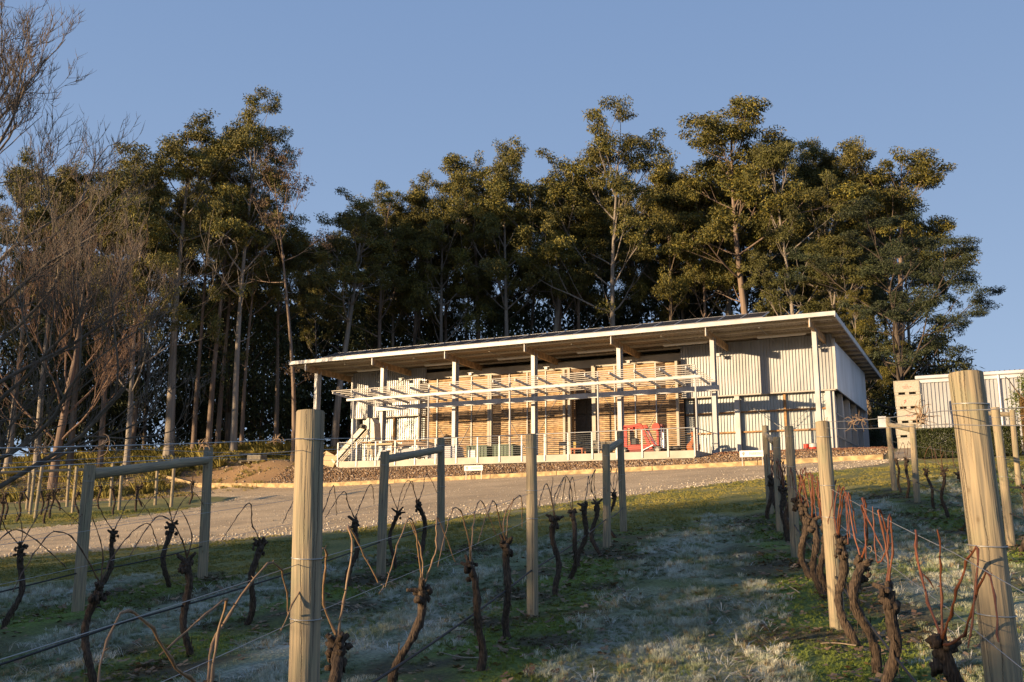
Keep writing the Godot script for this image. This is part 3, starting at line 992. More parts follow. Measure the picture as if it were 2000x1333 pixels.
func harvest_bin(label: String, at: Vector3, turn: float, print_kind: int) -> void:
	var root := thing("harvest_bin", label, "bin", at, turn, "stacked white harvest bins")
	var w := 1.02
	var h := 0.60
	var mb := MB.new()
	for e in [[-w * 0.5 + 0.02, 0.0, 0.04, w], [w * 0.5 - 0.02, 0.0, 0.04, w]]:
		mb.cbox(Vector3(e[0], 0.10 + (h - 0.10) * 0.5, 0), Vector3(e[2], h - 0.10, e[3]), 0.012)
	for z in [-w * 0.5 + 0.02, w * 0.5 - 0.02]:
		mb.cbox(Vector3(0, 0.10 + (h - 0.10) * 0.5, z), Vector3(w - 0.082, h - 0.10, 0.038), 0.01)
	mb.box(Vector3(0, 0.12, 0), Vector3(w - 0.09, 0.03, w - 0.09))
	part(root, "tub", mb, M.bin_white)
	mb = MB.new()
	mb.cbox(Vector3(0, h - 0.035, w * 0.5 + 0.008), Vector3(0.66, 0.05, 0.02), 0.006)
	mb.cbox(Vector3(0, h - 0.02, w * 0.5 + 0.012), Vector3(w, 0.03, 0.022), 0.006)
	part(root, "rim", mb, M.bin_white)
	for x in [-0.42, 0.0, 0.42]:
		mb = MB.new()
		mb.cbox(Vector3(x, 0.05, 0), Vector3(0.16, 0.098, w - 0.02), 0.008)
		part(root, "foot", mb, M.bin_white)
	mb = MB.new()
	if print_kind == 0:
		for k in 9: if k != 6: mb.box(Vector3(-0.16 + k * 0.042, 0.33 - k * 0.001, w * 0.5 + 0.003), Vector3(0.028, 0.030, 0.003))
		for k in 6: if k != 3: mb.box(Vector3(-0.10 + k * 0.038, 0.27, w * 0.5 + 0.003), Vector3(0.024, 0.026, 0.003))
		for k in 3: mb.box(Vector3(-0.03 + k * 0.03, 0.40, w * 0.5 + 0.003), Vector3(0.02, 0.02, 0.003))
	elif print_kind == 1:
		for q in [[-0.14, 0.34, 0.05, 0.03], [-0.10, 0.36, 0.05, 0.03], [-0.12, 0.28, 0.07, 0.02], [-0.15, 0.25, 0.03, 0.04], [-0.09, 0.31, 0.03, 0.04]]:
			mb.box(Vector3(q[0], q[1], w * 0.5 + 0.003), Vector3(q[2], q[3], 0.003), Basis(Vector3.BACK, 0.5))
	if print_kind < 2: part(root, "stencil", mb, M.bin_print)

func ring_bar(mb: MB, o: Vector3, r: float, tube_r: float, axis: Vector3, sides := 14) -> void:
	var x := axis.cross(Vector3.UP if absf(axis.y) < 0.9 else Vector3.RIGHT).normalized()
	var y := axis.cross(x)
	var p := PackedVector3Array()
	var q := PackedFloat32Array()
	for k in sides + 1:
		var a := TAU * k / sides
		p.append(o + (x * cos(a) + y * sin(a)) * r)
		q.append(tube_r)
	mb.tube(p, q, 5, false)

func wheel(root: Node3D, at: Vector3, r: float, w: float) -> void:
	var mb := MB.new()
	mb.tube(PackedVector3Array([at - Vector3(0, 0, w * 0.5), at - Vector3(0, 0, w * 0.35), at + Vector3(0, 0, w * 0.35), at + Vector3(0, 0, w * 0.5)]), PackedFloat32Array([r * 0.88, r, r, r * 0.88]), 16)
	var ty := part(root, "wheel", mb, M.black)
	mb = MB.new()
	mb.rod(at + Vector3(0, 0, w * 0.3), at + Vector3(0, 0, w * 0.53), r * 0.5, 12)
	part(ty, "rim", mb, M.cream)

func make_props() -> void:
	var mb: MB
	# timber edging, sleeper by sleeper
	var ends := [-41.2, -37.9, -33.6, -29.5, -25.2, -21.1, -16.9, -12.6, -8.3, -3.7]
	for k in 9:
		var a: float = ends[k]
		var b: float = ends[k + 1] - 0.02
		var ya := G(a, 37.4)
		var yb := G(b, 37.4)
		var o := thing("timber_sleeper", "sawn timber edging sleeper between gravel and mulch, %s from the forest end" % ORD[k], "sleeper", Vector3((a + b) * 0.5, (ya + yb) * 0.5, -37.44), 0.0, "timber edging along the gravel court")
		mb = MB.new()
		var z := Vector3(b - a, yb - ya, 0).normalized()
		mb.cbox(Vector3(0, 0.07, 0), Vector3((b - a), 0.26, 0.09), 0.012, Basis(z, Vector3(-z.y, z.x, 0), Vector3.BACK))
		part(o, "beam", mb, M.sleeper)
		for x in [-0.4, 0.4]:
			mb = MB.new()
			mb.box(Vector3(x * (b - a), 0.02 + x * (yb - ya), -0.075), Vector3(0.06, 0.34, 0.05))
			part(o, "peg", mb, M.sleeper)
	sign_board("white parking sign standing before the deck near the green crates", -21.25, -20.3, 37.0, 3.52, 3.75)
	sign_board("white parking sign standing between the deck end and the drums", -8.98, -8.02, 37.3, 3.80, 4.05)
	# harvest bins by the white shed
	var bl := ["white harvest bin, topmost of the stack beside the corrugated shed", "white harvest bin, second from the top of its stack", "white harvest bin with faded print, third from the top of its stack", "white harvest bin, second from the bottom of its stack", "white harvest bin at the very bottom of its stack"]
	for k in 5:
		harvest_bin(bl[k], Vector3(-3.16 + [0.0, 0.03, 0.05, -0.06, -0.02][k], 4.18 + (4 - k) * 0.602, -43.5), [0.01, -0.012, 0.015, 0.05, 0.03][k], [0, 1, 0, 2, 2][k])
	# ---- things on the deck
	var D := 4.37
	# inclined elevator: hopper off the deck's end, trough, hooded head
	var el := thing("grape_elevator", "inclined cream conveyor with hooded head at the far end of the deck", "conveyor", Vector3(-31.0, D, -42.4))
	var a0 := Vector3(-1.3, 0.05, 0.3)
	var a1 := Vector3(0.72, 2.1, 0.0)
	var dirv := (a1 - a0).normalized()
	mb = MB.new()
	mb.bar(a0, a1, 0.42, 0.04, Vector3(-0.7, 0.7, 0))
	part(el, "belt", mb, M.black)
	for z in [-0.26, 0.26]:
		mb = MB.new()
		mb.bar(a0 + Vector3(0, 0.04, z), a1 + Vector3(0, 0.04, z), 0.04, 0.26, Vector3(-0.7, 0.7, 0))
		part(el, "side_board", mb, M.machine_cream)
	for k in 3:
		mb = MB.new()
		mb.bar(a0 + Vector3(0.25 + k * 0.07, -0.12 - k * 0.06, 0.32), a1 + Vector3(0.1 + k * 0.07, -0.3 - k * 0.06, 0.32), 0.03, 0.045)
		part(el, "truss_rail", mb, M.machine_cream)
	mb = MB.new()
	for e in [[-0.45, 0.0], [0.28, 0.0]]:
		mb.bar(Vector3(e[0], 0, 0.28), Vector3(e[0] + 0.1, 1.2 + e[0] * 0.9, 0.28), 0.05, 0.05)
		mb.bar(Vector3(e[0], 0, -0.28), Vector3(e[0] + 0.1, 1.2 + e[0] * 0.9, -0.28), 0.05, 0.05)
	part(el, "legs", mb, M.white_steel)
	mb = MB.new()
	var hood := [Vector2(0.55, 2.2), Vector2(0.75, 2.42), Vector2(1.02, 2.36), Vector2(1.18, 2.12), Vector2(1.26, 1.2), Vector2(0.86, 1.2), Vector2(0.74, 1.75)]
	for k in hood.size():
		var p: Vector2 = hood[k]
		var q: Vector2 = hood[(k + 1) % hood.size()]
		mb.quad(Vector3(p.x, p.y, 0.3), Vector3(q.x, q.y, 0.3), Vector3(q.x, q.y, -0.3), Vector3(p.x, p.y, -0.3), Vector3((p.x + q.x) * 0.5 - 0.92, (p.y + q.y) * 0.5 - 1.8, 0))
		for z in [0.3, -0.3]:
			mb.quad(Vector3(p.x, p.y, z), Vector3(q.x, q.y, z), Vector3(0.95, 1.85, z), Vector3(0.95, 1.85, z * 0.999), Vector3(0, 0, z))
	part(el, "hood", mb, M.machine_cream)
	mb = MB.new()
	mb.rod(Vector3(0.5, 1.95, 0.22), Vector3(0.5, 1.95, 0.48), 0.13, 12)
	mb.rod(Vector3(0.5, 1.95, 0.48), Vector3(0.5, 1.95, 0.56), 0.08, 10)
	part(el, "motor", mb, M.black)
	mb = MB.new()
	mb.bar(Vector3(-1.9, 0.35, 0.55), Vector3(-1.15, 0.0, 0.55), 0.04, 0.75, Vector3(0.45, 0.9, 0))
	mb.bar(Vector3(-1.9, 0.35, -0.45), Vector3(-1.15, 0.0, -0.45), 0.04, 0.75, Vector3(0.45, 0.9, 0))
	mb.bar(Vector3(-2.05, 0.5, 0.55), Vector3(-2.05, 0.5, -0.45), 0.75, 0.04, Vector3(-0.5, 0.87, 0))
	mb.bar(Vector3(-1.7, -0.1, 0.55), Vector3(-1.7, -0.1, -0.45), 0.9, 0.04, Vector3(0.45, 0.9, 0))
	part(el, "hopper", mb, M.hopper_tan)
	# sorting machine
	var so := thing("grape_sorter", "cluttered cream and white sorting machine on legs behind the deck cables", "machine", Vector3(-29.3, D, -42.3))
	mb = MB.new()
	mb.cbox(Vector3(0, 0.95, 0), Vector3(1.7, 0.10, 0.8), 0.01)
	part(so, "table_top", mb, M.hopper_tan)
	for x in [-0.75, 0.75]:
		for z in [-0.33, 0.33]:
			mb = MB.new()
			mb.box(Vector3(x, 0.45, z), Vector3(0.06, 0.9, 0.06))
			part(so, "leg", mb, M.machine_cream)
	mb = MB.new()
	mb.lathe(Vector3(-0.45, 0.25, 0.25), [Vector2(0.0, 0.0), Vector2(0.10, 0.0), Vector2(0.30, 0.45), Vector2(0.30, 0.62), Vector2(0.27, 0.62)], 4)
	part(so, "hopper", mb, M.machine_cream)
	mb = MB.new()
	mb.cbox(Vector3(0.15, 0.42, 0.05), Vector3(0.5, 0.42, 0.5), 0.03)
	part(so, "gearbox", mb, M.tarp_grey)
	mb = MB.new()
	mb.rod(Vector3(0.5, 0.35, 0.2), Vector3(0.95, 0.35, 0.2), 0.17, 12)
	part(so, "drum", mb, M.machine_cream)
	mb = MB.new()
	mb.cbox(Vector3(0.35, 0.12, 0.28), Vector3(0.28, 0.22, 0.28), 0.01)
	mb.bar(Vector3(-0.2, 0.1, 0.3), Vector3(0.1, 0.75, 0.3), 0.05, 0.16)
	part(so, "chute", mb, M.paper)
	# tarpaulined trailer-like stacks
	var st := thing("covered_press", "low machine under a brown tarpaulin on the deck", "machine", Vector3(-27.4, D, -42.7))
	mb = MB.new()
	mb.cbox(Vector3(0, 0.45, 0), Vector3(1.9, 0.5, 0.9), 0.03)
	part(st, "body", mb, M.tarp_grey)
	mb = MB.new()
	var prof := [[-1.15, 0.75], [-0.5, 1.02], [0.25, 1.05], [0.9, 0.92], [1.35, 0.78]]
	for k in 4:
		for z in [[-0.62, 0.62]]:
			var p0 := Vector3(prof[k][0], prof[k][1], 0)
			var p1 := Vector3(prof[k + 1][0], prof[k + 1][1], 0)
			mb.quad(p0 + Vector3(0, -0.02, 0.62), p1 + Vector3(0, -0.02, 0.62), p1 + Vector3(0, 0.06, -0.1), p0 + Vector3(0, 0.06, -0.1), Vector3.UP)
			mb.quad(p0 + Vector3(0, 0.06, -0.1), p1 + Vector3(0, 0.06, -0.1), p1 + Vector3(0, -0.02, -0.62), p0 + Vector3(0, -0.02, -0.62), Vector3.UP)
			mb.quad(p0 + Vector3(0, -0.02, 0.62), p1 + Vector3(0, -0.02, 0.62), p1 + Vector3(0.03, -0.24, 0.66), p0 + Vector3(0, -0.20, 0.66), Vector3.BACK)
	part(st, "tarpaulin", mb, M.tarp_brown)
	for x in [-0.8, 0.8]:
		for z in [-0.35, 0.35]:
			mb = MB.new()
			mb.box(Vector3(x, 0.1, z), Vector3(0.08, 0.2, 0.08))
			part(st, "leg", mb, M.galv)
	var pl := thing("sheet_stack", "stack of pale grey sheets beside the tarpaulin on the deck", "stack", Vector3(-25.3 - 0.4, D, -42.9))
	for k in 7:
		mb = MB.new()
		mb.cbox(Vector3(rng.randf_range(-0.05, 0.05), 0.1 + k * 0.1, 0), Vector3(1.7 - 0.04 * k, 0.085, 0.95), 0.008)
		part(pl, "sheet", mb, M.tarp_grey)
	# green crates
	for k in 2:
		var cr := thing("bulk_crate", ["green lattice bulk crate with a white sheet on its side", "green lattice bulk crate without a sheet, nearer the doorway"][k], "crate", Vector3([-23.25, -21.75][k], D, -42.25), 0.0, "green bulk crates on the deck")
		mb = MB.new()
		for z in [-0.5, 0.5]:
			mb.box(Vector3(0, 0.33, z), Vector3(1.16, 0.62, 0.02))
		for x in [-0.58, 0.58]:
			mb.box(Vector3(x, 0.33, 0), Vector3(0.02, 0.62, 0.98))
		mb.box(Vector3(0, 0.06, 0), Vector3(1.1, 0.04, 0.95))
		part(cr, "shell", mb, M.crate_green)
		for j in 7:
			mb = MB.new()
			mb.cbox(Vector3(-0.57 + j * 0.19, 0.34, 0.525), Vector3(0.035, 0.64, 0.03), 0.005)
			part(cr, "rib", mb, M.crate_green)
		mb = MB.new()
		mb.cbox(Vector3(0, 0.64, 0.53), Vector3(1.2, 0.05, 0.05), 0.008)
		mb.cbox(Vector3(0, 0.64, -0.53), Vector3(1.2, 0.05, 0.05), 0.008)
		part(cr, "rim", mb, M.crate_green)
		if k == 0:
			mb = MB.new()
			mb.box(Vector3(-0.28, 0.25, 0.545), Vector3(0.42, 0.38, 0.006))
			part(cr, "paper", mb, M.paper)
	# bench table by the doorway
	var tb := thing("wooden_table", "small red-brown wooden table with a straw-coloured back in the doorway", "table", Vector3(-18.35, D, -43.2))
	mb = MB.new()
	mb.cbox(Vector3(0, 0.42, 0), Vector3(0.68, 0.06, 0.5), 0.01)
	part(tb, "table_top", mb, M.bench_red)
	for x in [-0.29, 0.29]:
		for z in [-0.2, 0.2]:
			mb = MB.new()
			mb.box(Vector3(x, 0.2, z), Vector3(0.05, 0.4, 0.05))
			part(tb, "leg", mb, M.bench_red)
	mb = MB.new()
	mb.cbox(Vector3(-0.27, 0.62, -0.22), Vector3(0.14, 0.36, 0.05), 0.01)
	part(tb, "back", mb, M.straw)
	for k in 2:
		var ch := thing("metal_chair", ["dark metal chair beside the small table in the doorway, nearer the green crates", "dark metal chair beside the small table in the doorway, nearer the wooden crates"][k], "chair", Vector3([-19.3, -17.75][k], D, -43.5), [0.5, -0.4][k], "metal chairs in the doorway")
		mb = MB.new()
		mb.cbox(Vector3(0, 0.45, 0), Vector3(0.4, 0.03, 0.4), 0.008)
		part(ch, "seat", mb, M.black)
		for x in [-0.18, 0.18]:
			for z in [-0.18, 0.18]:
				mb = MB.new()
				mb.rod(Vector3(x, 0, z), Vector3(x, 0.45 if z > 0 else 0.85, z), 0.014, 5)
				part(ch, "leg", mb, M.black)
		mb = MB.new()
		mb.cbox(Vector3(0, 0.75, -0.18), Vector3(0.36, 0.2, 0.02), 0.006)
		part(ch, "backrest", mb, M.black)
	# slatted crates
	for k in 2:
		var cr := thing("wooden_crate", ["weathered grey crate next to the small table, raised on a stand", "weathered grey crate next to the red machine, raised on a stand"][k], "crate", Vector3([-17.05, -16.25][k], D, -42.9), 0.0, "grey crates on the deck")
		for j in 3:
			mb = MB.new()
			mb.cbox(Vector3(0, 0.38 + j * 0.13, 0.3), Vector3(0.74, 0.115, 0.02), 0.004)
			part(cr, "plank", mb, M.crate_wood)
			mb = MB.new()
			mb.cbox(Vector3(0, 0.38 + j * 0.13, -0.3), Vector3(0.74, 0.115, 0.02), 0.004)
			part(cr, "plank", mb, M.crate_wood)
		for x in [-0.37, 0.37]:
			mb = MB.new()
			mb.cbox(Vector3(x, 0.51, 0), Vector3(0.02, 0.37, 0.58), 0.004)
			part(cr, "end_board", mb, M.crate_wood)
		mb = MB.new()
		mb.box(Vector3(0, 0.56, 0.312), Vector3(0.2, 0.05, 0.004))
		part(cr, "hand_hole", mb, M.black)
		for x in [-0.3, 0.3]:
			mb = MB.new()
			mb.box(Vector3(x, 0.16, 0), Vector3(0.08, 0.32, 0.5))
			part(cr, "stand", mb, M.crate_wood)
	# red forklift mast / loader implement
	var rd := thing("red_forklift", "red forklift with upright frame and hydraulic mast on the deck", "forklift", Vector3(-14.9, D, -42.7))
	for z in [-0.4, 0.4]:
		mb = MB.new()
		mb.cbox(Vector3(-0.62, 0.72, z), Vector3(0.15, 1.2, 0.12), 0.01)
		part(rd, "guard_post", mb, M.red)
		mb = MB.new()
		mb.bar(Vector3(-0.69, 1.32, z), Vector3(0.12, 1.38, z), 0.12, 0.12)
		part(rd, "guard_rail", mb, M.red)
		mb = MB.new()
		mb.bar(Vector3(0.1, 1.40, z), Vector3(0.62, 0.22, z), 0.10, 0.14)
		part(rd, "front_strut", mb, M.red)
	mb = MB.new()
	mb.cbox(Vector3(-0.85, 0.28, 0.0), Vector3(0.34, 0.40, 0.9), 0.03)
	part(rd, "counterweight", mb, M.red)
	mb = MB.new()
	mb.cbox(Vector3(-0.1, 0.33, 0.0), Vector3(1.15, 0.26, 0.86), 0.03)
	part(rd, "body", mb, M.red)
	mb = MB.new()
	mb.cbox(Vector3(-0.32, 0.62, 0.0), Vector3(0.32, 0.34, 0.45), 0.04)
	mb.cbox(Vector3(-0.45, 0.9, 0.0), Vector3(0.10, 0.5, 0.45), 0.03)
	part(rd, "driver_seat", mb, M.black)
	mb = MB.new()
	mb.cbox(Vector3(0.2, 0.17, 0.0), Vector3(1.7, 0.10, 0.8), 0.01)
	part(rd, "chassis", mb, M.dark_red)
	for z in [-0.16, 0.0, 0.16]:
		mb = MB.new()
		mb.rod(Vector3(0.32, 1.2 - absf(z), z), Vector3(0.72, 0.45, z), 0.02, 6)
		part(rd, "hydraulic_hose", mb, M.chrome)
	for z in [-0.3, 0.3]:
		mb = MB.new()
		mb.cbox(Vector3(0.92, 0.85, z), Vector3(0.10, 1.1, 0.10), 0.01)
		part(rd, "mast_channel", mb, M.red)
		mb = MB.new()
		mb.rod(Vector3(1.04, 0.3, z * 0.6), Vector3(1.04, 0.75, z * 0.6), 0.06, 10)
		mb.rod(Vector3(1.04, 0.75, z * 0.6), Vector3(1.04, 1.25, z * 0.6), 0.035, 10)
		part(rd, "lift_ram", mb, M.chrome)
	mb = MB.new()
	mb.rod(Vector3(0.86, 1.25, 0.1), Vector3(0.86, 1.25, 0.42), 0.19, 18)
	part(rd, "chain_wheel", mb, M.red)
	mb = MB.new()
	mb.cbox(Vector3(1.02, 1.32, 0.0), Vector3(0.3, 0.12, 0.7), 0.02)
	part(rd, "mast_head", mb, M.dark_red)
	for z in [-0.25, 0.25]:
		mb = MB.new()
		mb.bar(Vector3(0.18, 0.16, z + 0.2), Vector3(0.75, 0.42, z + 0.2), 0.09, 0.035)
		part(rd, "fork", mb, M.chrome)
	for e in [[-0.72, 0.47], [0.95, 0.47], [-0.72, -0.47], [0.95, -0.47]]:
		wheel(rd, Vector3(e[0], 0.19, e[1]), 0.19, 0.14)
	# wicker basket beside the forklift
	var bk := thing("dark_basket", "dark woven basket on the deck against the timber screen beside the red forklift", "basket", Vector3(-13.45, D, -43.3))
	mb = MB.new()
	mb.lathe(Vector3.ZERO, [Vector2(0, 0.0), Vector2(0.2, 0.0), Vector2(0.27, 0.18), Vector2(0.26, 0.36), Vector2(0.23, 0.38), Vector2(0.22, 0.3), Vector2(0.16, 0.05)], 12)
	part(bk, "bowl", mb, M.crate_wood)
	for y in [0.06, 0.16, 0.26, 0.37]:
		mb = MB.new()
		ring_bar(mb, Vector3(0, y, 0), 0.2 + 0.1 * sin(y * 5.0), 0.02, Vector3.UP)
		part(bk, "hoop", mb, M.black)
	# amphora
	var am := thing("terracotta_jar", "terracotta jar with tall narrow neck at the near end of the deck", "jar", Vector3(-12.35, D, -42.6))
	mb = MB.new()
	mb.lathe(Vector3.ZERO, [Vector2(0, 0.0), Vector2(0.14, 0.0), Vector2(0.27, 0.10), Vector2(0.335, 0.26), Vector2(0.30, 0.40), Vector2(0.19, 0.50), Vector2(0.105, 0.60), Vector2(0.085, 0.75), Vector2(0.095, 0.9), Vector2(0.13, 0.97), Vector2(0.10, 0.96), Vector2(0.06, 0.8)], 20)
	var jr := part(am, "jar_body", mb, M.terracotta)
	mb = MB.new()
	ring_bar(mb, Vector3(0, 0.5, 0), 0.19, 0.012, Vector3.UP, 18)
	part(jr, "neck_ring", mb, M.terracotta)
	# drums
	for k in 2:
		var dr := thing("steel_drum", ["white drum with a broad red band against the corrugated wall", "small red drum tucked beside the white banded drum"][k], "drum", Vector3([-7.7, -8.05][k], 4.42, -46.6 - 0.15 * k))
		var r: float = [0.2, 0.14][k]
		mb = MB.new()
		mb.lathe(Vector3.ZERO, [Vector2(0, 0), Vector2(r, 0), Vector2(r, 0.14), Vector2(r + 0.008, 0.15), Vector2(r, 0.16), Vector2(r, 0.34), Vector2(r + 0.008, 0.35), Vector2(r, 0.36), Vector2(r, 0.50), Vector2(r - 0.02, 0.50), Vector2(0, 0.49)], 18)
		var body := part(dr, "shell", mb, M.white_steel if k == 0 else M.red)
		mb = MB.new()
		mb.lathe(Vector3.ZERO, [Vector2(r + 0.004, 0.17), Vector2(r + 0.006, 0.25), Vector2(r + 0.004, 0.33)], 18)
		part(body, "band", mb, M.red if k == 0 else M.dark_red)
		mb = MB.new()
		ring_bar(mb, Vector3(0, 0.5, 0), r, 0.012, Vector3.UP, 18)
		part(body, "rim", mb, M.galv)
	# pallet with a box on the clay bank
	var pa := thing("loading_pallet", "grey wooden pallet lying on the clay bank left of the deck", "pallet", Gp(-36.8, 40.6) + Vector3(0, 0.02, 0), 0.25)
	for k in 5:
		mb = MB.new()
		mb.cbox(Vector3(0, 0.12, -0.48 + k * 0.24), Vector3(1.2, 0.03, 0.14), 0.004)
		part(pa, "plank", mb, M.crate_wood)
	for k in 3:
		mb = MB.new()
		mb.cbox(Vector3(-0.5 + k * 0.5, 0.05, 0), Vector3(0.1, 0.1, 1.1), 0.006)
		part(pa, "bearer", mb, M.crate_wood)
	var bx := thing("carton", "shallow weathered carton resting on the pallet", "box", pa.position + Vector3(0.25, 0.14, 0), 0.2)
	mb = MB.new()
	mb.cbox(Vector3(0, 0.14, 0), Vector3(0.85, 0.28, 0.7), 0.02)
	part(bx, "carton_body", mb, M.crate_wood)
	mb = MB.new()
	mb.box(Vector3(0, 0.285, 0), Vector3(0.82, 0.02, 0.67), Basis(Vector3.RIGHT, 0.03))
	part(bx, "lid", mb, M.tarp_grey)
	# small white notice on the row post goes with the vineyard

func row_at(key: String, d: float) -> Vector2:
	var r: Array = ROWS[key]
	return us(r[0] + r[1] * d, d)

func row_dir(key: String, d: float) -> Vector3:
	var a := row_at(key, d - 0.5)
	var b := row_at(key, d + 0.5)
	return (Gp(b.x, b.y) - Gp(a.x, a.y)).normalized()

func pole(parent: Node3D, called: String, a: Vector3, b: Vector3, r0: float, r1: float, seed_: int, sides := 14) -> MeshInstance3D:
	var mb := MB.new()
	var p := PackedVector3Array()
	var q := PackedFloat32Array()
	var rr := RandomNumberGenerator.new()
	rr.seed = seed_
	var n := 9
	var side := Vector3(rr.randf_range(-1, 1), 0, rr.randf_range(-1, 1)) * 0.006
	for i in n + 1:
		var t := float(i) / n
		p.append(a.lerp(b, t) + side * sin(t * 5.0 + seed_))
		q.append(lerpf(r0, r1, t) * (1.0 + rr.randf_range(-0.015, 0.015)))
	# worn rim at both ends
	var d := (b - a).normalized()
	p.append(p[n] + d * 0.006); q.append(r1 * 0.93)
	mb.tube(p, q, sides, false, 0.5)
	for i in mb.t.size(): mb.t[i] += Vector2(seed_ * 0.37, seed_ * 0.23)
	var o := part(parent, called, mb, M["pole%d" % (seed_ % 2)])
	for e in 2:
		mb = MB.new()
		var ce := b + d * 0.005 if e == 0 else a
		var dd := d if e == 0 else -d
		var rad := r1 * 0.93 if e == 0 else r0
		mb.tube(PackedVector3Array([ce - dd * 0.002, ce + dd * 0.004]), PackedFloat32Array([rad, rad * 0.8]), sides)
		part(o, "end_grain", mb, M.end_grain)
	return o

func wire_tie(parent: Node3D, at: Vector3, r: float, seed_: int) -> void:
	var mb := MB.new()
	ring_bar(mb, at, r + 0.003, 0.0028, Vector3(0.05, 1, 0.03).normalized(), 16)
	part(parent, "wire_tie", mb, M.wire)

func row_post(label: String, at: Vector2, h: float, r: float, lean: Vector2, seed_: int, sides := 14) -> Node3D:
	var base := Gp(at.x, at.y)
	var o := thing("vineyard_post", label, "post", base, 0.0, "round timber vineyard posts")
	var top := Vector3(lean.x, h, lean.y)
	var m := pole(o, "shaft", Vector3(0, -0.3, 0) - top * 0.1, top, r * 1.04, r * 0.97, seed_, sides)
	for y in [0.92, 1.19]: wire_tie(m, top * (y / h), r, seed_)
	for y in [h - 0.13]: wire_tie(m, top * (y / h), r * 0.98, seed_)
	var mb := MB.new()
	mb.box(top * 0.24 + Vector3(r, 0, 0), Vector3(0.02, 0.03, 0.02))
	return o

func end_brace(label: String, near: Vector2, far: Vector2, hn: float, hf: float, r: float, seed_: int) -> Node3D:
	var b0 := Gp(near.x, near.y)
	var b1 := Gp(far.x, far.y)
	var o := thing("row_end_brace", label, "post brace", b1, 0.0, "braced row ends")
	var off := b0 - b1
	var n := pole(o, "near_post", off + Vector3(0, -0.3, 0), off + Vector3(0.02, hn, 0), r * 1.05, r, seed_)
	var f := pole(o, "end_post", Vector3(0, -0.3, 0), Vector3(-0.03, hf, 0), r * 1.08, r, seed_ + 1)
	var a := off + Vector3(0, hn - 0.10, 0)
	var b := Vector3(-0.02, hf - 0.17, 0)
	var d := (b - a).normalized()
	pole(o, "brace_rail", a + d * r * 0.9, b - d * r * 0.9, r * 0.95, r * 0.86, seed_ + 3)
	wire_tie(n, off + Vector3(0.02, hn - 0.17, 0), r, 1)
	wire_tie(f, Vector3(0, hf - 0.09, 0), r, 1)
	wire_tie(f, Vector3(0, 1.0, 0), r, 1)
	return o

func cane(o: Node3D, p0: Vector3, mid: Array, r: float, col: Color, rr: RandomNumberGenerator) -> void:
	var cu := Curve3D.new()
	var pts: Array = [p0] + mid
	for i in pts.size():
		var tan_ := Vector3.ZERO
		if i > 0 and i < pts.size() - 1: tan_ = (pts[i + 1] - pts[i - 1]) * 0.2
		cu.add_point(pts[i], -tan_, tan_)
	var L := cu.get_baked_length()
	var n := maxi(8, int(L / 0.045))
	var p := PackedVector3Array()
	var q := PackedFloat32Array()
	var c := PackedColorArray()
	for i in n + 1:
		var t := float(i) / n
		p.append(cu.sample_baked(t * L, true) + Vector3(rr.randf_range(-1, 1), rr.randf_range(-1, 1), rr.randf_range(-1, 1)) * (0.007 if i % 3 == 1 else 0.002))
		var node := i % 3 == 1
		q.append(lerpf(r, r * 0.5, t) * (1.5 if node else 0.92))
		c.append(col * (0.75 if node else rr.randf_range(0.9, 1.1)))
	var mb := MB.new()
	mb.tube(p, q, 6, true, 1.0, c)
	for i in range(2, n, 3):
		if rr.randf() < 0.5:
			var d := Vector3(rr.randf_range(-1, 1), rr.randf_range(-0.2, 1), rr.randf_range(-1, 1)).normalized()
			mb.col = col * 0.7
			mb.tube(PackedVector3Array([p[i], p[i] + d * r * 2.6]), PackedFloat32Array([r * 0.6, r * 0.25]), 4)
	part(o, "cane", mb, M.cane)

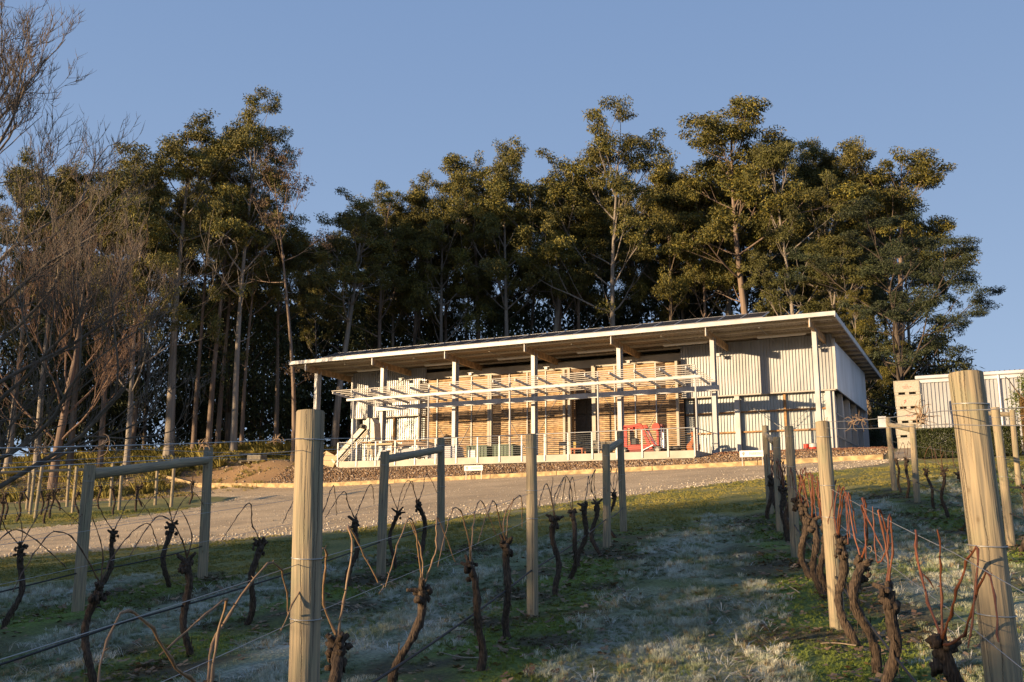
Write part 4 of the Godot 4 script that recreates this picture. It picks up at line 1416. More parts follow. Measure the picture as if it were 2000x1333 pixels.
func vine(label: String, at: Vector2, along: Vector3, seed_: int, col: Color, canes: Array, head_h := 0.76, thick := 1.0, group := "pruned grapevines") -> Node3D:
	var rr := RandomNumberGenerator.new()
	rr.seed = seed_
	var base := Gp(at.x, at.y)
	var o := thing("grapevine", label, "grapevine", base, 0.0, group)
	var p := PackedVector3Array()
	var q := PackedFloat32Array()
	var x := Vector3(rr.randf_range(-0.07, 0.07), -0.06, rr.randf_range(-0.07, 0.07))
	var n := 24
	var bend := Vector3(rr.randf_range(-1, 1), 0, rr.randf_range(-1, 1)) * 0.12
	var ph := rr.randf() * 6.0
	for i in n + 1:
		var t := float(i) / n
		var w := bend * sin(t * 4.5 + ph) * (1.0 - t * 0.3) + Vector3(cos(ph * 2.0 + t * 9.0), 0, sin(ph + t * 8.0)) * 0.022
		p.append(Vector3(x.x * (1.0 - t), -0.06 + (head_h + 0.06) * t, x.z * (1.0 - t)) + w - bend * sin(4.5 + ph) * 0.7 * t)
		q.append(thick * lerpf(0.030, 0.022, t) * (1.0 + 0.4 * pow(t, 4) + rr.randf_range(-0.16, 0.2)))
	var mb := MB.new()
	mb.tube(p, q, 11, true, 1.0, PackedColorArray(), 0.2, seed_)
	var top := p[n]
	# peeling strips of bark
	for k in int(46 * thick):
		var i := rr.randi_range(2, n - 1)
		var az := rr.randf() * TAU
		var out := Vector3(cos(az), 0, sin(az))
		var L := rr.randf_range(0.03, 0.10)
		var dn := Vector3(0, -1, 0) if rr.randf() < 0.6 else Vector3(0, 1, 0)
		var st := p[i] + out * q[i] * 0.97
		var e := st + dn * L + out * rr.randf_range(0.002, 0.014)
		var sd := out.cross(Vector3.UP) * rr.randf_range(0.003, 0.007)
		mb.quad(st - sd, st + sd, e + sd * 0.5, e - sd * 0.5, out)
	part(o, "trunk", mb, M.vine_bark)
	mb = MB.new()
	for k in 13:
		var c := top + Vector3(rr.randf_range(-0.035, 0.035), rr.randf_range(-0.09, 0.04), rr.randf_range(-0.035, 0.035)) * thick + along * rr.randf_range(-0.055, 0.055)
		mb.blob(c, Vector3(rr.randf_range(0.010, 0.028), rr.randf_range(0.012, 0.03), rr.randf_range(0.010, 0.028)) * thick, 0.45, seed_ + k, 6, 8)
	for k in 4:
		var d := Vector3(rr.randf_range(-1, 1), rr.randf_range(0.0, 1), rr.randf_range(-1, 1)).normalized()
		mb.tube(PackedVector3Array([top, top + d * rr.randf_range(0.06, 0.12)]), PackedFloat32Array([0.02 * thick, 0.012 * thick]), 6)
	part(o, "head", mb, M.vine_bark)
	for c: Array in canes:
		var pts := []
		for e in c: pts.append(top * Vector3(1, 0, 1) * (1.0 - minf(absf(e[0]) * 2.0, 1.0)) + along * e[0] + Vector3(0, e[1], 0) + Vector3(along.z, 0, -along.x) * rr.randf_range(-0.06, 0.06))
		cane(o, top + Vector3(0, 0.03, 0), pts, 0.0058 * thick, col, rr)
	return o

func cane_plan(rr: RandomNumberGenerator, up := 1.17, low := 0.9) -> Array:
	var out := []
	for sg in [-1.0, 1.0]:
		if rr.randf() < 0.12: continue
		var a := rr.randf_range(0.3, 0.5)
		var b := a + rr.randf_range(0.25, 0.45)
		var c := [[sg * a * 0.35, lerpf(0.8, up, 0.55)], [sg * a, up + rr.randf_range(-0.02, 0.09)], [sg * b, low + rr.randf_range(-0.06, 0.06)]]
		out.append(c)
	if rr.randf() < 0.55:
		var sg := 1.0 if rr.randf() < 0.5 else -1.0
		out.append([[sg * 0.02, 1.0], [sg * 0.12, up + rr.randf_range(0.0, 0.12)]])
	return out

func tendrils(mb: MB, at: Vector3, along: Vector3, n: int, size: float, rr: RandomNumberGenerator) -> void:
	for k in n:
		var p := PackedVector3Array()
		var q := PackedFloat32Array()
		var c := at + along * rr.randf_range(-1.0, 1.0) * size * 1.3
		var d := Vector3(rr.randf_range(-1, 1), rr.randf_range(-0.9, 0.5), rr.randf_range(-1, 1)).normalized()
		var turn := Vector3(rr.randf_range(-1, 1), rr.randf_range(-1, 1), rr.randf_range(-1, 1)).normalized()
		var m := rr.randi_range(6, 11)
		var st := size * rr.randf_range(0.15, 0.3)
		for i in m:
			p.append(c)
			q.append(lerpf(0.0026, 0.001, float(i) / m))
			d = d.rotated(turn, rr.randf_range(0.2, 0.75)).normalized()
			c += d * st
		mb.tube(p, q, 4, false)

func wire_run(label: String, called: String, pts: PackedVector3Array, r: float, m: Material, sag := 0.012, knots := [], group := "") -> void:
	var mb := MB.new()
	var p := PackedVector3Array()
	var q := PackedFloat32Array()
	for i in pts.size() - 1:
		var n := 10
		for k in n + (1 if i == pts.size() - 2 else 0):
			var t := float(k) / n
			p.append(pts[i].lerp(pts[i + 1], t) - Vector3(0, sag * 4.0 * t * (1.0 - t), 0))
			q.append(r)
	mb.tube(p, q, 5, true)
	var o := thing(called, label, "hose" if called == "drip_hose" else "wire", pts[0], 0.0, group)
	part(o, "strand", mb, m, -pts[0])
	var rr := RandomNumberGenerator.new()
	rr.seed = int(pts[0].x * 100.0) + 77
	for k in knots:
		var a: Vector3 = p[clampi(int(k[0] * (p.size() - 1)), 0, p.size() - 2)]
		var b: Vector3 = p[clampi(int(k[0] * (p.size() - 1)) + 1, 1, p.size() - 1)]
		mb = MB.new()
		tendrils(mb, a, (b - a).normalized(), k[1], k[2], rr)
		part(o, "tendril", mb, M.tendril, -pts[0])

func row_points(key: String, ds: Array, h: float) -> PackedVector3Array:
	var o := PackedVector3Array()
	for d in ds:
		var a := row_at(key, d)
		o.append(Gp(a.x, a.y) + Vector3(0, h, 0))
	return o

func pd(px: float, d: float) -> Vector2:      # bearing given as a share of the frame -> ground position
	return us((px - 1000.0) / 1882.0 * d, d)

func make_vineyard() -> void:
	var brown := Color(0.20, 0.105, 0.055)
	var rust := Color(0.25, 0.085, 0.038)
	var tan_c := Color(0.34, 0.21, 0.11)
	# --- posts
	row_post("thick sunlit timber post leaning at the near end of the rust-caned row", us(1.965, 3.92), 1.90, 0.070, Vector2(-0.055, -0.02), 12, 28)
	row_post("stout pale post near the camera with long drying cracks, in the row before the deck", row_at("B", 4.5) + Vector2(0.032, 0.016), 1.87, 0.069, Vector2(-0.035, 0.0), 3, 28)
	row_post("round post with wire wrapped top, second along the rust-caned row", row_at("A", 8.3), 1.74, 0.064, Vector2(-0.02, 0), 6, 20)
	row_post("weathered post, third along the rust-caned row, just before its braced end", row_at("A", 12.7), 1.72, 0.060, Vector2(0.0, 0), 5)
	row_post("slim straight grey post standing alone in front of the middle of the deck", row_at("B", 9.45), 1.74, 0.055, Vector2(-0.01, 0), 8, 18)
	row_post("grey post at the frame's edge in the row next to the hedge", row_at("Z", 13.0), 1.86, 0.060, Vector2(-0.05, 0), 11)
	row_post("thin far post leaning beside the braced ends of the upper vineyard", pd(67, 27.5), 1.55, 0.05, Vector2(0.12, 0), 21)
	# --- braced ends
	end_brace("braced row end seen nearly end-on at the rust-caned row's far end", row_at("A", 16.0), row_at("A", 18.9), 1.55, 1.74, 0.062, 14)
	end_brace("braced row end just below the red forklift", row_at("B", 14.7), row_at("B", 16.9), 1.56, 1.76, 0.06, 24)
	end_brace("braced row end with sloping rail in front of the deck's far half", row_at("C", 12.75), row_at("C", 15.3), 1.60, 1.76, 0.06, 33)
	end_brace("large bluish-grey braced row end with its long rail in full view, nearest the forest", row_at("D", 10.75), row_at("D", 13.2), 1.60, 1.76, 0.064, 42)
	var zb := end_brace("braced row end carrying a small white notice, beside the harvest bins", row_at("Z", 19.6), row_at("Z", 22.3), 1.60, 1.72, 0.062, 53)
	end_brace("braced row end behind the thick leaning post, beside the clipped hedge", row_at("Y", 21.8), row_at("Y", 25.0), 1.72, 1.8, 0.062, 64)
	var pairs := [[-15, 30.2, 50, 34.2], [57, 30.3, 128, 34.4], [140, 30.4, 213, 33.6], [230, 30.5, 301, 32.9], [332, 30.6, 402, 33.2]]
	for k in 5:
		var e: Array = pairs[k]
		end_brace("small far braced row end of the upper vineyard, %s from the frame's edge" % ORD[k], pd(e[0], e[1]), pd(e[2], e[3]), 1.42, 1.5, 0.05, 70 + k * 3)
	var nb := MB.new()
	nb.cbox(Vector3.ZERO, Vector3(0.18, 0.26, 0.008), 0.003)
	var zr := row_at("Z", 22.3)
	var nt := thing("white_notice", "small blank white notice fixed to the braced post beside the harvest bins", "notice", Gp(zr.x, zr.y) + Vector3(-0.16, 1.62, 0.05), 0.25)
	part(nt, "plate", nb, M.paper)
	# --- vines
	var rr := RandomNumberGenerator.new()
	rr.seed = 31
	var plan := {
		"A": [[4.15, 5.45, 6.7, 7.7, 8.9, 9.9, 10.9, 11.9, 13.2, 14.2, 15.1, 17.0, 17.9], "rust-caned row", rust],
		"B": [[2.55, 3.72, 4.86, 6.2, 7.25, 8.4, 10.6, 11.6, 12.7, 13.8, 15.8], "row of the cracked pale post", tan_c],
		"C": [[5.9, 7.16, 8.3, 9.5, 10.7, 11.9, 13.3, 14.2], "row with the sloping brace", brown],
		"D": [[8.3, 9.83, 11.3, 12.4], "row nearest the forest", brown],
		"Z": [[10.9, 12.2, 14.2, 15.6, 16.9, 18.3, 20.6, 21.7], "row with the white notice", brown],
	}
	for key in plan:
		var ds: Array = plan[key][0]
		for i in ds.size():
			var d: float = ds[i]
			var a := row_at(key, d)
			var al := row_dir(key, d)
			var cp := cane_plan(rr)
			if key == "A":
				cp = []
				for j in 3:
					var sg := 1.0 if j == 2 else -1.0
					var a0 := rr.randf_range(0.22, 0.34) + (0.28 if j == 1 else 0.0)
					cp.append([[sg * a0 * 0.45, 0.98], [sg * a0, 1.17 + rr.randf_range(0.0, 0.07)], [sg * (a0 + rr.randf_range(0.18, 0.3)), 0.9 + rr.randf_range(-0.08, 0.04)]])
			var hh := 0.76 + rr.randf_range(-0.04, 0.05)
			var th := rr.randf_range(0.9, 1.15)
			if key == "A": th *= 1.15
			if key == "A" and i == 0: cp = [[[0.02, 1.0], [-0.10, 1.19], [-0.13, 1.25]], [[0.2, 1.05], [0.34, 1.21], [0.45, 1.02], [0.5, 0.92]], [[-0.22, 1.0], [-0.42, 1.22], [-0.52, 0.86]], [[-0.3, 0.86], [-0.62, 1.15], [-0.85, 0.95]]]; if key == "A" and i == 0: hh = 0.74
			if key == "A" and i == 1: cp = [[[-0.04, 1.0], [-0.12, 1.2], [-0.2, 1.0]], [[0.06, 0.95], [0.02, 1.22], [0.16, 1.02], [0.30, 0.88], [0.42, 1.2]]]
			if key == "B" and i == 1: cp = [[[-0.25, 0.95], [-0.5, 1.19], [-0.75, 0.85]], [[0.10, 0.95], [0.42, 1.22], [0.70, 0.95]], [[0.05, 1.05], [0.02, 1.14], [-0.3, 1.0]]]
			if key == "B" and i == 0: cp = [[[0.3, 1.0], [0.55, 0.95], [0.85, 0.80]]]
			if key == "B" and i == 2: cp = [[[-0.05, 0.95], [-0.22, 1.22], [-0.55, 0.9]], [[0.08, 1.0], [0.12, 1.2], [0.25, 1.28], [0.5, 0.95]]]
			vine("bare grapevine, %s from the camera in the %s" % [ORD[i], plan[key][1]], a, al, int(d * 100) + key.unicode_at(0) * 7, plan[key][2] * rr.randf_range(0.85, 1.1), cp, hh, th)
	# upper-left block
	for k in 5:
		var e: Array = pairs[k]
		var c0: float = (e[0] - 1000.0) / 1882.0 * e[1] - 0.236 * e[1]
		var i := 0
		for d in [23.6, 25.0, 26.3, 27.6, 28.9, 31.6]:
			var dd: float = d + rr.randf_range(-0.15, 0.15)
			var px := 1000.0 + 1882.0 * (c0 / dd + 0.236)
			if px < -60.0: continue
			var a := us(c0 + 0.236 * dd, dd)
			vine("far grapevine, %s up the %s upper vineyard row from the frame's edge" % [ORD[i], ORD[k]], a, Vector3(-0.23, 0.07, -0.97).normalized(), 900 + k * 17 + i, brown * 0.7, cane_plan(rr), 0.72, 1.1, "far grapevines of the upper vineyard")
			i += 1
		wire_run("low wire of the upper vineyard row %s from the frame's edge" % ORD[k], "trellis_wire", PackedVector3Array([Gp(us(c0 + 0.236 * 23.0, 23.0).x, us(c0 + 0.236 * 23.0, 23.0).y) + Vector3(0, 0.9, 0), Gp(pd(e[0], e[1]).x, pd(e[0], e[1]).y) + Vector3(0, 0.9, 0), Gp(pd(e[2], e[3]).x, pd(e[2], e[3]).y) + Vector3(0, 0.9, 0)]), 0.004, M.wire, 0.01, [], "trellis wires")
	# --- wires and irrigation hoses
	var runs := {
		"A": [[1.2, 3.92, 8.3, 12.7, 16.0, 18.9], "rust-caned row", [[0.22, 26, 0.05], [0.115, 30, 0.07], [0.30, 14, 0.045], [0.335, 12, 0.04], [0.40, 8, 0.04]]],
		"B": [[1.6, 4.5, 9.45, 14.7, 16.9], "row with the two tall pale posts", [[0.03, 16, 0.03], [0.07, 18, 0.03], [0.10, 16, 0.028], [0.14, 10, 0.03], [0.19, 10, 0.025], [0.235, 12, 0.03], [0.47, 8, 0.035], [0.7, 5, 0.04]]],
		"C": [[2.5, 7.5, 12.75, 15.3], "row with the sloping brace", [[0.7, 5, 0.05]]],
		"D": [[6.0, 10.75, 13.2], "row nearest the forest", []],
		"Z": [[8.0, 13.0, 19.6, 22.3], "row with the white notice", [[0.5, 8, 0.05], [0.75, 8, 0.05]]],
	}
	for key in runs:
		var ds: Array = runs[key][0]
		var rn: String = runs[key][1]
		for w in [["top wire hung with dry tendrils", 1.745, 0.0019, true], ["second wire close under the topmost", 1.69, 0.0017, false], ["third wire, over which canes arch,", 1.17, 0.0018, false], ["fruiting wire at vine head height", 0.92, 0.0018, false]]:
			var kn: Array = runs[key][2] if w[3] else ([[0.3, 3, 0.04], [0.55, 3, 0.04]] if w[1] < 1.0 else [])
			var pts := row_points(key, ds, w[1])
			if w[1] > 1.5:
				pts[pts.size() - 1].y -= 0.08
				if pts.size() > 2: pts[pts.size() - 2].y -= 0.2
			wire_run("%s of the %s" % [w[0], rn], "trellis_wire", pts, w[2], M.wire, 0.012, kn, "trellis wires")
		wire_run("black irrigation hose hung low along the %s" % rn, "drip_hose", row_points(key, ds, 0.43), 0.0085, M.drip, 0.03, [], "irrigation hoses")

func rdir(rr: RandomNumberGenerator) -> Vector3:
	return Vector3(rr.randfn(), rr.randfn(), rr.randfn()).normalized()

func leaf_clump(mb: MB, ce: Vector3, r: Vector3, n: int, L: float, w: float, base: Color, tip: Color, rr: RandomNumberGenerator) -> void:
	for k in n:
		var d := rdir(rr)
		d.y = d.y * 0.8 + 0.15
		var rad := pow(rr.randf(), 0.45)
		var p := ce + d * r * rad
		var dr := (rdir(rr) + Vector3(0, -0.75, 0) + d * 0.25).normalized()
		var side := dr.cross(rdir(rr)).normalized()
		var nn := (dr.cross(side) * (1.0 if rr.randf() < 0.5 else -1.0)).normalized()
		mb.col = base.lerp(tip, rr.randf()) * rr.randf_range(0.75, 1.25)
		mb.leaf(p, dr, side, L * rr.randf_range(0.7, 1.3), w * rr.randf_range(0.7, 1.2), nn)

func bend_tube(mb: MB, a: Vector3, dir: Vector3, ln: float, r0: float, r1: float, n: int, wob: float, lift: float, sides: int, rr: RandomNumberGenerator) -> PackedVector3Array:
	var p := PackedVector3Array([a])
	var q := PackedFloat32Array([r0])
	var d := dir.normalized()
	for i in n:
		d = (d + rdir(rr) * wob + Vector3(0, lift, 0)).normalized()
		a += d * ln / n
		p.append(a)
		q.append(lerpf(r0, r1, float(i + 1) / n))
	mb.tube(p, q, sides, false)
	return p

# gum tree: long bare bole, rising limbs, foliage in separate rounded tufts at the limb ends
func gum(o: Dictionary) -> Dictionary:
	var rr := RandomNumberGenerator.new()
	rr.seed = o.seed
	var H: float = o.get("h", 26.0)
	var wood := MB.new()
	var bark: Color = o.get("bark", Color(0.33, 0.27, 0.215))
	wood.col = bark
	var leaves := MB.new()
	var base: Color = o.get("leaf", Color(0.042, 0.055, 0.014))
	var tip: Color = o.get("tip", Color(0.19, 0.152, 0.022))
	var r0: float = H * o.get("girth", 0.0125)
	# bole
	var p := PackedVector3Array()
	var q := PackedFloat32Array()
	var c := PackedColorArray()
	var lean: Vector3 = Vector3(rr.randf_range(-1, 1), 0, rr.randf_range(-1, 1)) * H * o.get("lean", 0.03)
	var ph := rr.randf() * 6.0
	var n := 14
	for i in n + 1:
		var t := float(i) / n
		p.append(Vector3(0, -0.5 + t * H * 0.86, 0) + lean * t * t + Vector3(sin(t * 5.0 + ph), 0, cos(t * 4.0 + ph)) * H * 0.008 * (0.3 + t))
		q.append(lerpf(r0, r0 * 0.16, pow(t, 0.85)) * (1.35 if i == 0 else 1.0))
		c.append(bark * rr.randf_range(0.75, 1.2))
	wood.tube(p, q, 9, false, 1.0, c)
	wood.col = bark
	var low: float = o.get("low", 0.5)
	var limbs: int = o.get("limbs", 10) + 2
	var spread: float = o.get("spread", 0.17)
	var az := rr.randf() * TAU
	var cr: float = o.get("tuft", 1.25)
	var ends := []
	for k in limbs:
		var t := lerpf(low, 0.97, (k + rr.randf() * 0.6) / limbs)
		var a := p[clampi(int(t / 0.86 * n * 0.86), 1, n)]
		az += 2.4 + rr.randf_range(-0.5, 0.5)
		var el := lerpf(0.32, 0.95, (t - low) / (1.0 - low)) + rr.randf_range(-0.2, 0.25)
		var d := Vector3(cos(az) * cos(el), sin(el), sin(az) * cos(el))
		var ln: float = H * (spread + 0.02) * rr.randf_range(0.65, 1.2) * (1.15 - 0.45 * (t - low) / (1.0 - low))
		var br := bend_tube(wood, a, d, ln, r0 * lerpf(0.32, 0.14, t), r0 * 0.07, 5, 0.16, 0.10, 6, rr)
		ends.append(br[5])
		for j in o.get("forks", 4):
			var st := br[2 + rr.randi() % 3]
			var sd := (d + rdir(rr) * 0.9 + Vector3(0, 0.35, 0)).normalized()
			var sub := bend_tube(wood, st, sd, ln * rr.randf_range(0.4, 0.75), r0 * 0.075, r0 * 0.03, 3, 0.2, 0.08, 4, rr)
			ends.append(sub[3])
	for k in 6:
		var tw := bend_tube(wood, p[n - k / 3], Vector3(cos(k * 2.2 + ph) * 0.8, 0.9, sin(k * 2.2 + ph) * 0.8), H * rr.randf_range(0.05, 0.11), r0 * 0.12, r0 * 0.04, 3, 0.2, 0.1, 4, rr)
		ends.append(tw[3])
	var dens: float = o.get("dens", 1.0)
	var top := 0.0
	for e in ends:
		var s: float = cr * rr.randf_range(0.4, 0.92)
		var shade := rr.randf_range(0.72, 1.25)
		var m := int(560.0 * dens * s * s)
		for j in 4:
			var s2: float = s * rr.randf_range(0.42, 0.72)
			leaf_clump(leaves, e + Vector3(0, 0.15, 0) + rdir(rr) * Vector3(1, 0.75, 1) * s * 0.62, Vector3(s2, s2 * rr.randf_range(0.65, 1.0), s2), m / 4, 0.21, 0.07, base * shade, tip * shade, rr)
		if rr.randf() < 0.45: leaf_clump(leaves, e + rdir(rr) * s * 0.9 + Vector3(0, 0.1, 0), Vector3(s, s * 0.7, s) * 0.7, int(m * 0.5), 0.21, 0.075, base * shade, tip * shade, rr)
		top = maxf(top, e.y + s * 0.8)
	# dead and epicormic twigs down the bole
	for k in o.get("twigs", 5):
		var a := p[rr.randi_range(4, 10)]
		var d := Vector3(rr.randf_range(-1, 1), rr.randf_range(0.1, 0.7), rr.randf_range(-1, 1)).normalized()
		var tw := bend_tube(wood, a, d, rr.randf_range(1.2, 3.2), 0.05, 0.012, 4, 0.25, 0.05, 4, rr)
		if rr.randf() < o.get("epi", 0.4): leaf_clump(leaves, tw[4], Vector3(0.8, 0.6, 0.8), 150, 0.21, 0.08, base, tip, rr)
	return {"wood": wood.mesh(), "leaves": leaves.mesh(), "h": top}

# broad dense evergreen
func bushy(o: Dictionary) -> Dictionary:
	var rr := RandomNumberGenerator.new()
	rr.seed = o.seed
	var H: float = o.h
	var R: float = o.r
	var wood := MB.new()
	wood.col = o.get("bark", Color(0.10, 0.075, 0.055))
	var leaves := MB.new()
	var tr := bend_tube(wood, Vector3(0, -0.4, 0), Vector3.UP, H * 0.8, H * 0.022, H * 0.006, 6, 0.07, 0.05, 8, rr)
	var base: Color = o.get("leaf", Color(0.028, 0.040, 0.014))
	var tip: Color = o.get("tip", Color(0.055, 0.065, 0.018))
	for k in o.get("tufts", 40):
		var y: float = lerpf(o.get("low", 0.12), 1.0, rr.randf())
		var w: float = R * sqrt(maxf(0.05, 1.0 - pow(absf(y - o.get("belly", 0.45)) / 0.6, 2.0)))
		var az := rr.randf() * TAU
		var ce := Vector3(cos(az), 0, sin(az)) * w * sqrt(rr.randf()) + Vector3(0, y * H, 0)
		var s: float = o.get("tuft", 0.8) * rr.randf_range(0.7, 1.25)
		leaf_clump(leaves, ce, Vector3(s, s * 0.8, s), int(o.get("n", 270) * s * s), o.get("L", 0.17), o.get("w", 0.07), base, tip, rr)
		var st := tr[clampi(int(y * 5.0), 0, 5)]
		if k % 2 == 0: wood.tube(PackedVector3Array([st, st.lerp(ce, 0.5) + Vector3(0, -0.2, 0), ce]), PackedFloat32Array([H * 0.007, H * 0.004, 0.015]), 4, false)
	return {"wood": wood.mesh(), "leaves": leaves.mesh(), "h": H}

func twiggy(mb: MB, a: Vector3, d: Vector3, ln: float, r: float, level: int, rr: RandomNumberGenerator, lift: float, tmin := 0.004) -> void:
	var n := 7 if level > 1 else 4
	r = maxf(r, tmin)
	var p := bend_tube(mb, a, d, ln, r, r * (0.45 if level > 0 else 0.3), n, 0.2 if level > 1 else 0.2, lift + (0.12 if level < 2 else 0.03), 6 if level > 2 else 4 if level > 0 else 3, rr)
	if level == 0: return
	var kids: int = [0, 4, 5, 5, 6][level]
	for k in kids:
		var t := rr.randf_range(0.2, 1.0)
		var i := clampi(int(t * n), 0, n - 1)
		var st := p[i].lerp(p[i + 1], rr.randf())
		var dd := (p[i + 1] - p[i]).normalized()
		var sd := (dd + rdir(rr) * 0.85 + Vector3(0, 0.25, 0)).normalized()
		twiggy(mb, st, sd, ln * rr.randf_range(0.36, 0.62), r * rr.randf_range(0.3, 0.45), level - 1, rr, lift, tmin)

func put_tree(v: Dictionary, called: String, label: String, at: Vector3, h: float, wide: float, turn: float, group: String) -> void:
	var k: float = h / v.h
	var o := thing(called, label, "tree", at, turn, group)
	var t := part(o, "trunk", v.wood, M.bark)
	var c := part(o, "crown", v.leaves, M.leaf)
	for m in [t, c]: m.scale = Vector3(k * wide, k, k * wide)

func tree_top(py: float, d: float) -> float:   # height seen at a bearing's elevation
	return 1.5 + d * tan(deg_to_rad(10.53) + atan((666.5 - py) / 1850.0))

func make_trees() -> void:
	var pale := Color(0.31, 0.265, 0.22)
	var pinkish := Color(0.25, 0.18, 0.135)
	var V := [
		gum({"seed": 1, "limbs": 12, "low": 0.58, "spread": 0.17, "tuft": 1.35, "bark": pale}),
		gum({"seed": 2, "limbs": 11, "low": 0.56, "spread": 0.15, "tuft": 1.3, "bark": pinkish}),
		gum({"seed": 3, "limbs": 13, "low": 0.52, "spread": 0.19, "tuft": 1.25, "bark": pale}),
		gum({"seed": 4, "limbs": 11, "low": 0.6, "spread": 0.14, "tuft": 1.2, "bark": pinkish}),
		gum({"seed": 5, "limbs": 15, "low": 0.30, "spread": 0.20, "tuft": 1.35, "bark": pale, "twigs": 8}),
		gum({"seed": 6, "limbs": 10, "low": 0.60, "spread": 0.16, "tuft": 1.2, "bark": pale, "lean": 0.06}),
		gum({"seed": 17, "limbs": 12, "low": 0.56, "spread": 0.16, "tuft": 1.45, "bark": Color(0.20, 0.15, 0.11), "leaf": Color(0.034, 0.043, 0.014)}),
		gum({"seed": 28, "limbs": 7, "low": 0.68, "spread": 0.13, "tuft": 0.9, "dens": 0.35, "girth": 0.008, "forks": 4, "bark": pinkish, "lean": 0.07, "leaf": Color(0.075, 0.05, 0.03), "tip": Color(0.12, 0.075, 0.04)}),
		gum({"seed": 39, "limbs": 16, "low": 0.16, "spread": 0.20, "tuft": 1.3, "bark": pale, "leaf": Color(0.052, 0.056, 0.013), "tip": Color(0.11, 0.10, 0.02), "twigs": 9, "epi": 0.9}),
		gum({"seed": 50, "limbs": 16, "low": 0.22, "spread": 0.30, "tuft": 1.5, "bark": Color(0.11, 0.085, 0.065), "girth": 0.017, "leaf": Color(0.03, 0.042, 0.018), "tip": Color(0.055, 0.065, 0.022)}),
	]
	# the trees that can be told apart: [bearing, distance, top, kind, width, turn, what sets it apart]
	var hero := [
		[320, 57, 210, 0, 1.15, 0.3, "tall gum with a thick pale bole on the grassy bank, broad crown against the sky"],
		[448, 58, 190, 2, 0.78, 2.0, "tallest gum at the edge of the bank, pale slightly leaning bole"],
		[400, 60, 268, 3, 0.75, 1.0, "gum with an orange-lit forked bole between two thicker trunks"],
		[370, 62, 300, 1, 0.7, 4.0, "slender grey-boled gum crowded against the thick pale one"],
		[237, 55, 305, 4, 0.8, 0.8, "gum behind the bare tree, bole lit along its edge"],
		[186, 56, 318, 1, 0.8, 2.6, "straight gum on the bank seen through the bare twigs"],
		[128, 58, 330, 6, 0.9, 3.0, "dark gum on the bank behind the lowest bare limb"],
		[62, 57, 310, 0, 0.9, 1.4, "gum near the frame's edge deep behind the bare tree"],
		[5, 60, 300, 4, 0.9, 5.0, "gum at the very edge of the frame behind the bare tree"],
		[566, 57, 300, 7, 1.0, 0.2, "thin crooked gum with a wispy reddish crown standing alone at the roof's end"],
		[650, 66, 378, 5, 1.25, 0.9, "small-crowned gum with one golden rounded tuft beside the wispy tree"],
		[530, 66, 420, 6, 0.9, 0.5, "dark low gum filling the gap between bank and wispy tree"],
		[735, 70, 362, 1, 0.95, 1.9, "mid-height gum above the low end of the roof"],
		[800, 72, 372, 6, 0.9, 3.3, "dark round-topped gum next along the roof from the mid-height one"],
		[860, 71, 348, 2, 0.85, 0.1, "gum with spreading pale limbs behind the solar panels"],
		[930, 73, 290, 3, 1.0, 2.2, "gum with a tufted top leaning out from the forest's hump"],
		[985, 71, 278, 0, 0.85, 4.1, "high gum at the crest of the forest's middle hump"],
		[1070, 74, 305, 5, 1.2, 0.7, "gum with a flat-topped crown right of the middle hump"],
		[1130, 73, 335, 6, 0.8, 5.1, "dark gum between the middle hump and the great white-limbed gum"],
		[1208, 70, 218, 2, 0.95, 1.15, "great gum with bright white forking limbs over the middle of the roof"],
		[1320, 72, 330, 6, 0.9, 2.9, "dark low-topped gum beside the great white-limbed one"],
		[1395, 71, 350, 1, 0.8, 0.9, "dim gum in the dip between the two highest crowns"],
		[1482, 69, 205, 3, 1.25, 3.6, "highest gum over the roof's high end, crown in flat layered tufts"],
		[1420, 73, 255, 5, 1.1, 1.6, "gum with a long arm of tufts reaching out before the highest one"],
		[1572, 66, 268, 8, 0.85, 0.4, "golden sunlit gum leafy from roof to top"],
		[1650, 72, 265, 0, 0.85, 2.7, "gum rising just behind the golden sunlit one"],
		[1640, 63, 470, 8, 1.25, 3.9, "shorter golden leafy gum above the roof's high corner"],
		[1715, 71, 275, 6, 0.95, 1.0, "dark tall gum beyond the roof's corner"],
		[1790, 69, 295, 3, 1.25, 5.2, "gum with drooping outer tufts at the forest's open edge"],
		[1775, 60, 420, 9, 1.45, 0.55, "broad dark tree with two thick trunks and wide low arms behind the harvest bins"],
		[1690, 62, 560, 4, 0.9, 2.1, "small leafy gum tucked behind the shed's end eave"],
	]
	for e in hero:
		var a := pd(e[0], e[1])
		var b := Gp(a.x, a.y)
		put_tree(V[e[3]], "gum_tree", e[6], b, tree_top(e[2], e[1]) - b.y, e[4], e[5], "gum trees of the forest belt")
	# ranks behind
	var rr := RandomNumberGenerator.new()
	rr.seed = 99
	var i := 0
	var prof := [[-60, 330], [150, 320], [260, 300], [480, 330], [520, 430], [640, 440], [720, 390], [900, 345], [1080, 330], [1280, 340], [1400, 350], [1560, 290], [1760, 320], [1800, 350]]
	while i < 38:
		var px := lerpf(60.0, 1790.0, pow(i / 37.0, 0.85)) + rr.randf_range(-18, 18)
		var d := rr.randf_range(73.0, 92.0) if px > 520 else rr.randf_range(62.0, 80.0)
		var a := pd(px, d)
		var b := Gp(a.x, a.y)
		var py := lerp_table(prof, px) + rr.randf_range(0, 70)
		put_tree(V[[0, 1, 2, 3, 6, 6, 5, 1][rr.randi() % 8]], "gum_tree", "dim slender gum in the forest's rear ranks, %s along from the frame's edge" % ORD[i], b, tree_top(py, d) - b.y, rr.randf_range(0.65, 0.95), rr.randf() * TAU, "gum trees of the forest belt")
		i += 1
